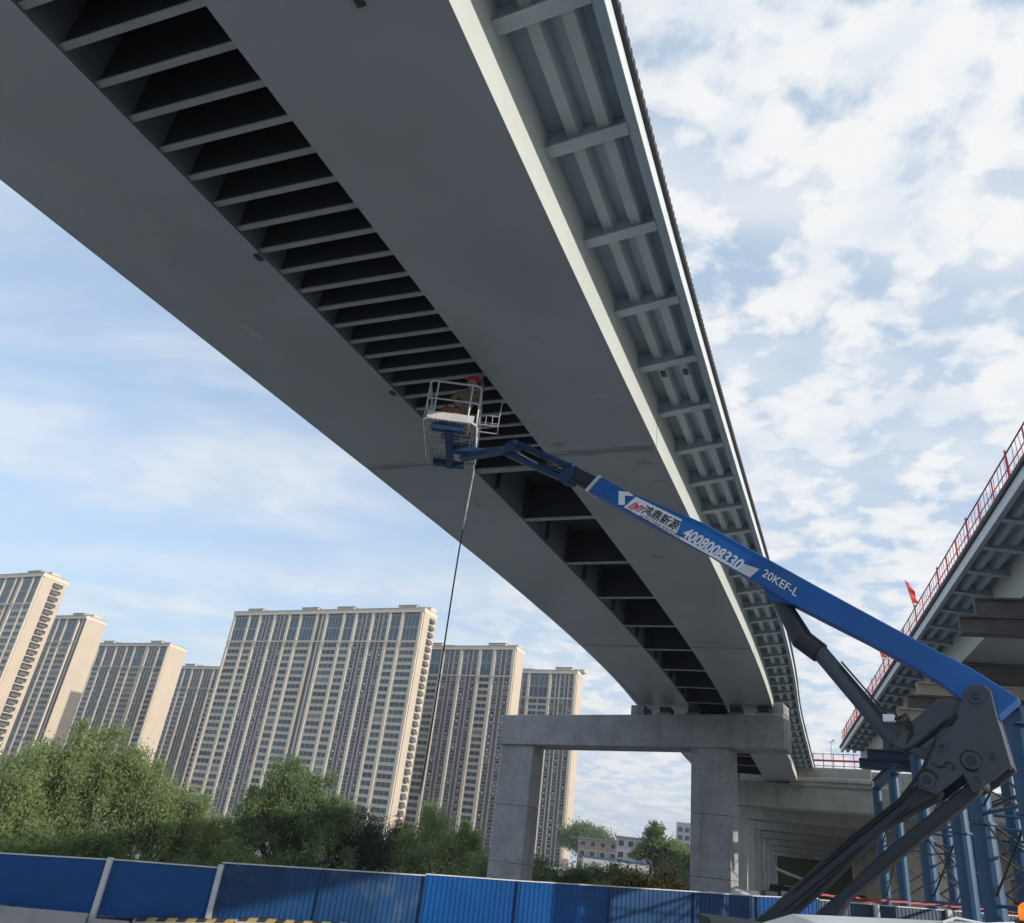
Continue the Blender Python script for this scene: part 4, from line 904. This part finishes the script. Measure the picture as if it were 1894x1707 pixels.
# basket
bk0 = Vector((-1.27, 13.8, 10.39)); bx0, bx1, by0, by1, bz0, bz1 = -1.77, -.77, 12.92, 14.75, 10.39, 11.24
m = MB(); m.box((bx0, by0, bz0), (bx1, by1, bz0 + .02), 'tread')
m = MB()
for x_ in np.linspace(bx0 + .05, bx1 - .05, 5): m.bar((x_, by0, bz0), (x_, by1, bz0), (.018, 0, 0), (0, 0, .025), 'cage')
for y_ in np.linspace(by0 + .05, by1 - .05, 12): m.bar((bx0, y_, bz0 + .02), (bx1, y_, bz0 + .02), (0, .012, 0), (0, 0, .014), 'cage')
for x_ in np.linspace(bx0 + .02, bx1 - .02, 34): m.bar((x_, by0, bz0 + .035), (x_, by1, bz0 + .035), (.008, 0, 0), (0, 0, .008), 'tread')
bask = m.build('basket', tk)
def ring(z, r_, name):
    c_ = .12; pts = []
    for (cx, cy, a0) in ((bx1 - c_, by1 - c_, 0), (bx0 + c_, by1 - c_, 90), (bx0 + c_, by0 + c_, 180), (bx1 - c_, by0 + c_, 270)):
        for k in range(5): t = R(a0 + 22.5 * k); pts.append((cx + c_ * math.cos(t), cy + c_ * math.sin(t), z))
    pts.append(pts[0]); m = MB(); m.tube(pts, r_, 'cage', 8, caps=False); m.build(name, bask)
ring(bz1, .021, 'top_rail'); ring(bz0 + .46, .016, 'mid_rail'); ring(bz0 + .02, .022, 'floor_frame')
for x_ in (bx0 + .0, bx0 + .17, bx1 - .17, bx1):
    for y_ in (by0 + (.12 if x_ in (bx0, bx1) else 0), by1 - (.12 if x_ in (bx0, bx1) else 0)):
        m = MB(); m.tube([(x_, y_, bz0), (x_, y_, bz1)], .017, 'cage', 8); m.build('post', bask)
for y_ in (by0 + .75, by1 - .75):
    for x_ in (bx0, bx1): m = MB(); m.tube([(x_, y_, bz0), (x_, y_, bz1)], .017, 'cage', 8); m.build('post', bask)
for a, b in (((bx0 + .05, by0 - .012, bz0 + .04), (bx1 - .05, by0 + .0, bz0 + .17)), ((bx0 + .05, by1, bz0 + .04), (bx1 - .05, by1 + .012, bz0 + .17)), ((bx0 - .012, by0 + .05, bz0 + .04), (bx0, by1 - .05, bz0 + .17)), ((bx1, by0 + .05, bz0 + .04), (bx1 + .012, by1 - .05, bz0 + .17))):
    m = MB(); m.box(a, b, 'cage'); m.build('toe_board', bask)
m = MB(); m.box((-1.34, 13.05, bz0 - .16), (-1.20, 14.65, bz0 - .03), 'bluek'); m.box((-1.60, 13.0, bz0 - .14), (-1.0, 13.14, bz0 - .031), 'bluek'); m.box((-1.62, 14.5, bz0 - .14), (-.98, 14.64, bz0 - .031), 'bluek'); m.box((-1.2, 13.75, bz0 - .17), (-.62, 13.92, bz0 - .05), 'bluek'); m.build('carrier', bask)
# tool tray hanging at the basket's right
m = MB()
tx0, tx1, ty, tz0 = -.74, -.36, 13.3, 10.62
for z_ in (tz0, tz0 + .22): 
    m.tube([(tx0, ty, z_), (tx1, ty, z_), (tx1, ty + .3, z_), (tx0, ty + .3, z_)], .012, 'tread', 6)
for x_ in np.linspace(tx0, tx1, 4): m.tube([(x_, ty, tz0), (x_, ty, tz0 + .22)], .008, 'tread', 6)
m.tube([(tx1, ty, tz0 + .22), (tx1 + .02, ty, tz0 + .55), (tx1 + .16, ty, tz0 + .58), (tx1 + .18, ty, tz0 + .86)], .014, 'tread', 6)
m.build('tool_tray', bask)
# knuckle plates, links and arms
kn = slab('knuckle_plate', [(2.05, 5.30), (2.10, 5.345), (2.24, 5.345), (2.285, 5.28), (2.30, 5.06), (2.36, 4.57), (2.19, 4.43), (1.99, 4.30), (1.93, 4.47), (1.67, 4.26), (1.50, 4.32), (1.60, 4.60), (1.72, 4.77), (1.90, 4.96)], .04, .075, 'plate', tk)
slab('knuckle_plate', [(2.05, 5.30), (2.10, 5.345), (2.24, 5.345), (2.285, 5.28), (2.30, 5.06), (2.36, 4.57), (2.19, 4.43), (1.99, 4.30), (1.93, 4.47), (1.67, 4.26), (1.50, 4.32), (1.60, 4.60), (1.72, 4.77), (1.90, 4.96)], -.40, -.365, 'plate', tk)
slab('knuckle_spine', [(2.29, 5.05), (2.345, 4.60), (2.30, 4.57), (2.24, 5.03)], -.364, .039, 'plate', tk)
for a, z, r_, nm in ((2.14, 5.23, .075, 'pin'), (2.02, 4.60, .085, 'pin'), (1.77, 4.73, .055, 'pin'), (2.22, 4.66, .04, 'pin'), (1.60, 4.40, .075, 'pin'), (2.05, 4.42, .06, 'pin')):
    m = MB(); m.tube([B(a, z, -.42), B(a, z, .10)], r_, 'arm', 16); m.tube([B(a, z, .101), B(a, z, .115)], r_ * .55, 'armd', 12); m.build(nm, kn)
def arc(c, r_, a0, a1, n=12): return [B(c[0] + r_ * math.cos(R(a0 + (a1 - a0) * i / n)), c[1] + r_ * math.sin(R(a0 + (a1 - a0) * i / n)), .079) for i in range(n + 1)]
for c, r_, a0, a1 in (((2.02, 4.60), .095, 20, 300), ((1.60, 4.40), .10, 10, 170), ((1.73, 4.60), .07, 200, 350), ((1.82, 4.54), .04, -60, 200)):
    m = MB(); m.tube(arc(c, r_, a0, a1), .011, 'armd', 6); m.build('weld_mark', kn)
slab('tie_link', [(1.27, 4.76), (1.36, 4.70), (1.46, 4.72), (1.80, 4.98), (2.00, 5.09), (2.02, 5.17), (1.95, 5.24), (1.78, 5.235), (1.50, 5.0)], -.10, -.02, 'arm', tk, .02)
slab('tie_link', [(1.27, 4.76), (1.36, 4.70), (1.46, 4.72), (1.80, 4.98), (2.00, 5.09), (2.02, 5.17), (1.95, 5.24), (1.78, 5.235), (1.50, 5.0)], -.32, -.24, 'arm', tk, .02)
slab('short_link', [(1.27, 4.80), (1.33, 4.84), (1.66, 4.66), (1.62, 4.58)], -.16, -.06, 'plate', tk, .015)
cyl = None
m = MB(); m.tube([B(.13, 6.46, -.17), B(.36, 5.97, -.17), B(.56, 5.80, -.17)], [.10, .135, .125], 'armd', 16); cyl = m.build('lift_cylinder', tk, smooth=False)
m = MB(); m.tube([B(.52, 5.86, -.17), B(1.30, 4.80, -.17)], .098, 'arm', 16); m.build('barrel', cyl)
m = MB(); m.tube([B(.80, 5.62, -.10), B(1.22, 5.05, -.06)], .012, 'rubber', 6); m.tube([B(.82, 5.66, -.06), B(1.27, 5.05, -.06)], .012, 'rubber', 6); m.build('oil_line', cyl)
m = MB(); m.hexa([B(1.22, 4.98, -.05), B(1.34, 4.98, -.05), B(1.34, 4.98, .02), B(1.22, 4.98, .02)], [B(1.22, 5.06, -.05), B(1.34, 5.06, -.05), B(1.34, 5.06, .02), B(1.22, 5.06, .02)], 'white'); m.build('valve_block', tk, bevel=.01)
m = MB()
for k in range(4): m.tube([B(1.26 + .03 * k, 5.02, -.02), B(1.40 + .02 * k, 5.0 + .02 * k, .03), B(1.50, 4.86 + .03 * k, -.02), B(1.42, 4.76, -.03)], .012, 'rubber', 6)
m.build('hoses', tk)
slab('lower_arm', [(-.42, 2.80), (-.15, 3.0), (.67, 3.73), (1.36, 4.28), (1.52, 4.40), (1.70, 4.32), (1.64, 4.24), (1.07, 3.90), (.52, 3.36), (.16, 3.04), (-.12, 2.72)], -.30, -.02, 'armd', tk, .02)
slab('arm_rib', [(.0, 3.08), (1.34, 4.18), (1.39, 4.14), (.05, 3.03)], -.018, .002, 'armd', tk, .004)
slab('lower_link', [(.30, 2.98), (.40, 3.08), (1.13, 3.74), (1.86, 4.34), (1.96, 4.42), (2.06, 4.36), (2.02, 4.30), (1.40, 3.80), (.72, 3.24), (.52, 2.96)], -.26, -.06, 'armd', tk, .02)
slab('arm_tail', [(-.78, 2.70), (-.72, 2.86), (-.30, 2.93), (-.10, 2.80), (-.2, 2.55)], -.34, .02, 'armd', tk, .03)
m = MB()
for k in range(2): m.tube([B(.2 + .02 * k, 3.25 + .03 * k, .012), B(.8, 3.77 + .04 * k, .014), B(1.3, 4.17 + .03 * k, .014), B(1.55, 4.45 + .03 * k, .085), B(1.75, 4.86, .085), B(1.95, 5.02 + .03 * k, .08)], .011, 'rubber', 6)
m.build('hydraulic_hoses', tk)
# turntable, chassis, cab. The truck stands on ground that rises to the right, so it leans with it.
lean = Matrix.Translation((3.6, 7.6, tz)) @ Matrix.Rotation(R(-4.4), 4, 'Y') @ Matrix.Rotation(R(-4), 4, 'Z')
def TB(): return MB(lean)
m = TB(); m.tube([(-.35, 1.8, .95), (-.35, 1.8, 1.35)], .55, 'armd', 24); m.box((-.75, 1.35, 1.351), (.05, 2.4, 2.3), 'plate'); m.build('turntable', tk, bevel=.03)
m = TB(); m.hexa([(-.72, 1.5, 2.2), (-.1, 1.5, 2.2), (-.1, 2.2, 2.2), (-.72, 2.2, 2.2)], [(-.9, 1.55, 2.66), (-.3, 1.55, 2.62), (-.3, 2.15, 2.62), (-.9, 2.15, 2.66)], 'armd'); m.build('pivot_bracket', tk, bevel=.02)
m = TB(); m.box((-.55, -2.9, .55), (.55, 4.2, .80), 'armd'); m.box((-1.0, -.9, .801), (1.0, 4.3, .93), 'blue'); m.build('chassis', tk, bevel=.02)
for y_ in (-2.1, 3.0):
    for x_ in (-.85, .85):
        m = TB(); m.tube([(x_ - .14, y_, .42), (x_ + .14, y_, .42)], .42, 'tyre', 22); o = m.build('wheel', tk); m = TB(); m.tube([(x_ - .15, y_, .42), (x_ + .15, y_, .42)], .22, 'greyd', 14); m.build('rim', o)
for y_ in (-.6, 4.0):
    for sx in (-1, 1):
        m = TB(); m.box((min(sx * .6, sx * 2.0), y_ - .1, .55), (max(sx * .6, sx * 2.0), y_ + .1, .75), 'blue'); m.box((sx * 2.0 - .1, y_ - .1, .1), (sx * 2.0 + .1, y_ + .1, .8), 'arm'); m.box((sx * 2.0 - .25, y_ - .25, -.02), (sx * 2.0 + .25, y_ + .25, .099), 'armd'); m.build('outrigger', tk)
cabp = [(-2.95, .55), (-3.02, 1.50), (-2.75, 2.58), (-2.45, 2.78), (-1.15, 2.84), (-.98, 2.72), (-.95, .55)]
CX0, CX1 = -1.16, 1.12
m = TB()
def ringc(x_, k): 
    cy, cz = -2.0, 1.5
    return [(x_, cy + (y_ - cy) * k, .55 + (z_ - .55) * (1 - (1 - k) * .55)) for y_, z_ in cabp]
m.sweep([ringc(CX0, .86), ringc(CX0 + .10, .95), ringc(CX0 + .34, 1.0), ringc(CX1 - .34, 1.0), ringc(CX1 - .1, .95), ringc(CX1, .86)], 'cab')
cab = m.build('cab', tk, bevel=.05)
m = TB(); m.hexa([(CX0 + .3, -3.03, 1.42), (CX1 - .3, -3.03, 1.42), (CX1 - .3, -2.98, 1.42), (CX0 + .3, -2.98, 1.42)], [(CX0 + .35, -2.80, 2.48), (CX1 - .35, -2.80, 2.48), (CX1 - .35, -2.74, 2.48), (CX0 + .35, -2.74, 2.48)], 'glass'); m.build('windscreen', cab)
for x_ in (CX0 - .005, CX1 - .05):
    m = TB(); m.hexa([(x_, -2.7, 1.40), (x_ + .055, -2.7, 1.40), (x_ + .055, -1.3, 1.40), (x_, -1.3, 1.40)], [(x_, -2.5, 2.0), (x_ + .055, -2.5, 2.0), (x_ + .055, -1.3, 2.0), (x_, -1.3, 2.0)], 'glass'); m.build('side_window', cab)
for x_ in (CX0 + .35, CX1 - .35):
    m = TB(); m.box((x_ - .18, -3.06, .75), (x_ + .18, -2.98, .95), 'lamp'); m.build('headlight', cab)
# roof beacon
m = TB(); m.tube([(.86, -1.25, 2.80), (.86, -1.25, 2.87)], .085, 'armd', 18); bea = m.build('beacon', tk)
m = TB(); m.tube([(.86, -1.25, 2.871), (.86, -1.25, 2.915), (.86, -1.25, 2.96), (.86, -1.25, 2.985)], [.072, .074, .062, .03], 'beacon', 18); m.build('beacon_lens', bea, smooth=True)
m = TB(); m.tube([(.2, -1.3, 2.84), (.3, -1.3, 2.87), (.5, -1.3, 2.84), (.72, -1.28, 2.855)], .008, 'post', 6); m.build('wire', bea)

# ------------------------------------------------------------------ hanging hose
m = MB(); g0 = gz(-.8, 13)
pts = [Vector((-.80, 14.66, 10.42)), Vector((-.77, 14.76, 10.30))] + [Vector((-.77 - .022 * math.sin(k * .55) - .008 * k, 14.76 + .02 * math.cos(k * 1.3), 10.2 - k * .62)) for k in range(0, 11)]
m.tube(pts, .016, 'rubber', 6); m.tube(pts[:5], .0175, 'tread', 6)
tag(m.build('air_hose'), 'thin hose hanging straight down from the lift basket', 'hose')

# ------------------------------------------------------------------ worker in the basket
def person():
    fz = bz0 + .04
    t = thing('person', (-1.12, 13.55, fz), 'worker in camouflage clothes and red helmet leaning in the lift basket', 'person')
    J = dict(pel=(-1.12, 13.62, fz + .72), sp=(-1.10, 13.56, fz + .95), ch=(-1.05, 13.50, fz + 1.13), nk=(-1.02, 13.47, fz + 1.27), hd=(-1.0, 13.44, fz + 1.44),
             shl=(-1.23, 13.46, fz + 1.17), ell=(-1.36, 13.36, fz + .98), hal=(-1.24, 13.25, fz + .86),
             shr=(-.87, 13.50, fz + 1.19), elr=(-.78, 13.42, fz + 1.36), har=(-.84, 13.42, fz + 1.56),
             hil=(-1.22, 13.62, fz + .68), knl=(-1.26, 13.42, fz + .40), anl=(-1.24, 13.58, fz + .08), tol=(-1.26, 13.40, fz + .03),
             hir=(-1.02, 13.64, fz + .68), knr=(-.98, 13.50, fz + .40), anr=(-.98, 13.70, fz + .08), tor=(-.98, 13.52, fz + .03))
    for k_ in J:
        if k_[:2] not in ('an', 'to', 'kn'): J[k_] = (J[k_][0], J[k_][1], J[k_][2] - .27)
    J['knl'] = (-1.28, 13.34, fz + .34); J['knr'] = (-.96, 13.38, fz + .34)
    Rr = dict(pel=.13, sp=.135, ch=.15, nk=.062, hd=.10, shl=.075, ell=.055, hal=.036, shr=.075, elr=.055, har=.036, hil=.10, knl=.07, anl=.045, tol=.04, hir=.10, knr=.07, anr=.045, tor=.04)
    ed = [('pel', 'sp'), ('sp', 'ch'), ('ch', 'nk'), ('nk', 'hd'), ('ch', 'shl'), ('shl', 'ell'), ('ell', 'hal'), ('ch', 'shr'), ('shr', 'elr'), ('elr', 'har'), ('pel', 'hil'), ('hil', 'knl'), ('knl', 'anl'), ('anl', 'tol'), ('pel', 'hir'), ('hir', 'knr'), ('knr', 'anr'), ('anr', 'tor')]
    ks = list(J); me = bpy.data.meshes.new('body'); me.from_pydata([J[k] for k in ks], [(ks.index(a), ks.index(b)) for a, b in ed], [])
    me.materials.append(MT['camo']); o = link('body', me, t)
    sk = o.modifiers.new('skin', 'SKIN'); sl = me.skin_vertices[0].data
    for i, k in enumerate(ks): sl[i].radius = (Rr[k], Rr[k])
    sl[0].use_root = True
    o.modifiers.new('sub', 'SUBSURF').levels = 2; o.modifiers['sub'].render_levels = 2
    def blob(name, c, r, m_, sc=(1, 1, 1), cut=None):
        import bmesh
        bm = bmesh.new(); bmesh.ops.create_uvsphere(bm, u_segments=20, v_segments=14, radius=r)
        for v in bm.verts:
            v.co.x *= sc[0]; v.co.y *= sc[1]; v.co.z *= sc[2]
        if cut is not None: bmesh.ops.delete(bm, geom=[v for v in bm.verts if v.co.z < cut], context='VERTS')
        bmesh.ops.translate(bm, verts=bm.verts, vec=Vector(c)); me = bpy.data.meshes.new(name); bm.to_mesh(me); bm.free(); me.materials.append(MT[m_]); return link(name, me, t, smooth=True)
    h = Vector(J['hd'])
    f_ = blob('face', h + Vector((0, -.012, -.005)), .104, 'skin', (.86, .98, 1.12))
    blob('helmet', h + Vector((0, .0, .045)), .135, 'helmet', (.92, 1.08, .86), -.01)
    m = MB(); m.prism([h + Vector((math.cos(a) * .145, -.03 + math.sin(a) * .19, .045)) for a in np.linspace(math.pi, 2 * math.pi, 10)], (0, 0, .012), 'helmet'); m.build('helmet_brim', t)
    m = MB(); m.tube([h + Vector((0, -.105, .0)), h + Vector((0, -.135, -.02)), h + Vector((0, -.11, -.035))], [.012, .02, .016], 'skin', 8); m.build('nose', t)
    for s in (-1, 1):
        blob('eye', h + Vector((.036 * s, -.098, .012)), .011, 'black'); blob('ear', h + Vector((.09 * s, .0, 0)), .024, 'skin', (.5, 1, 1.2))
    m = MB(); m.tube([h + Vector((-.03, -.10, -.055)), h + Vector((.03, -.10, -.055))], .008, 'vest', 6); m.build('mouth', t)
    for hk, ek in (('hal', 'ell'), ('har', 'elr')):
        c = Vector(J[hk]); d = (c - Vector(J[ek])).normalized(); sd_ = d.cross(Vector((0, 1, .2))).normalized(); up_ = sd_.cross(d)
        m = MB(); m.bar(c, c + d * .085, sd_ * .078, up_ * .03, 'skin')
        for k, ln in enumerate((.055, .075, .08, .072)):
            b0 = c + d * .08 + sd_ * (-.03 + .02 * k); m.tube([b0, b0 + d * ln * .5 + up_ * .012, b0 + d * ln * .75 + up_ * .045], [.0095, .009, .007], 'skin', 6)
        b0 = c + d * .025 - sd_ * .04; m.tube([b0, b0 - sd_ * .03 + d * .03, b0 - sd_ * .025 + d * .065 + up_ * .02], [.011, .010, .008], 'skin', 6); m.build('hand', t)
    m = MB(); m.tube([Vector(J['hir']) + Vector((.1, -.05, .1)), Vector(J['hir']) + Vector((.12, -.07, -.16))], [.09, .07], 'vest', 8); m.build('tool_pouch', t)
person()
t = thing('tool_bag', (-1.35, 13.15, bz0 + .06), 'rusty brown bag lying in the lift basket beside the worker', 'bag')
m = MB(); m.tube([(-1.52, 13.2, bz0 + .24), (-1.40, 13.18, bz0 + .27), (-1.2, 13.18, bz0 + .25), (-1.08, 13.22, bz0 + .2)], [.10, .18, .18, .10], 'vest', 12); m.build('bag', t, smooth=True)
m = MB(); m.tube([(-1.48, 13.15, bz0 + .38), (-1.32, 13.12, bz0 + .56), (-1.14, 13.15, bz0 + .38)], .014, 'black', 6); m.build('strap', t)

# ------------------------------------------------------------------ summer haze
hm = bpy.data.materials.new('haze'); hm.use_nodes = True; ht = hm.node_tree; ht.nodes.clear()
ho = ht.nodes.new('ShaderNodeOutputMaterial'); hv_ = ht.nodes.new('ShaderNodeVolumePrincipled')
hv_.inputs['Color'].default_value = (.86, .92, 1.0, 1); hv_.inputs['Density'].default_value = .00028; hv_.inputs['Anisotropy'].default_value = .3
ht.links.new(hv_.outputs[0], ho.inputs['Volume'])
m = MB(); m.box((-3200, -3200, -3), (3200, 3200, 125), hm)
m.build('haze')['kind'] = 'stuff'
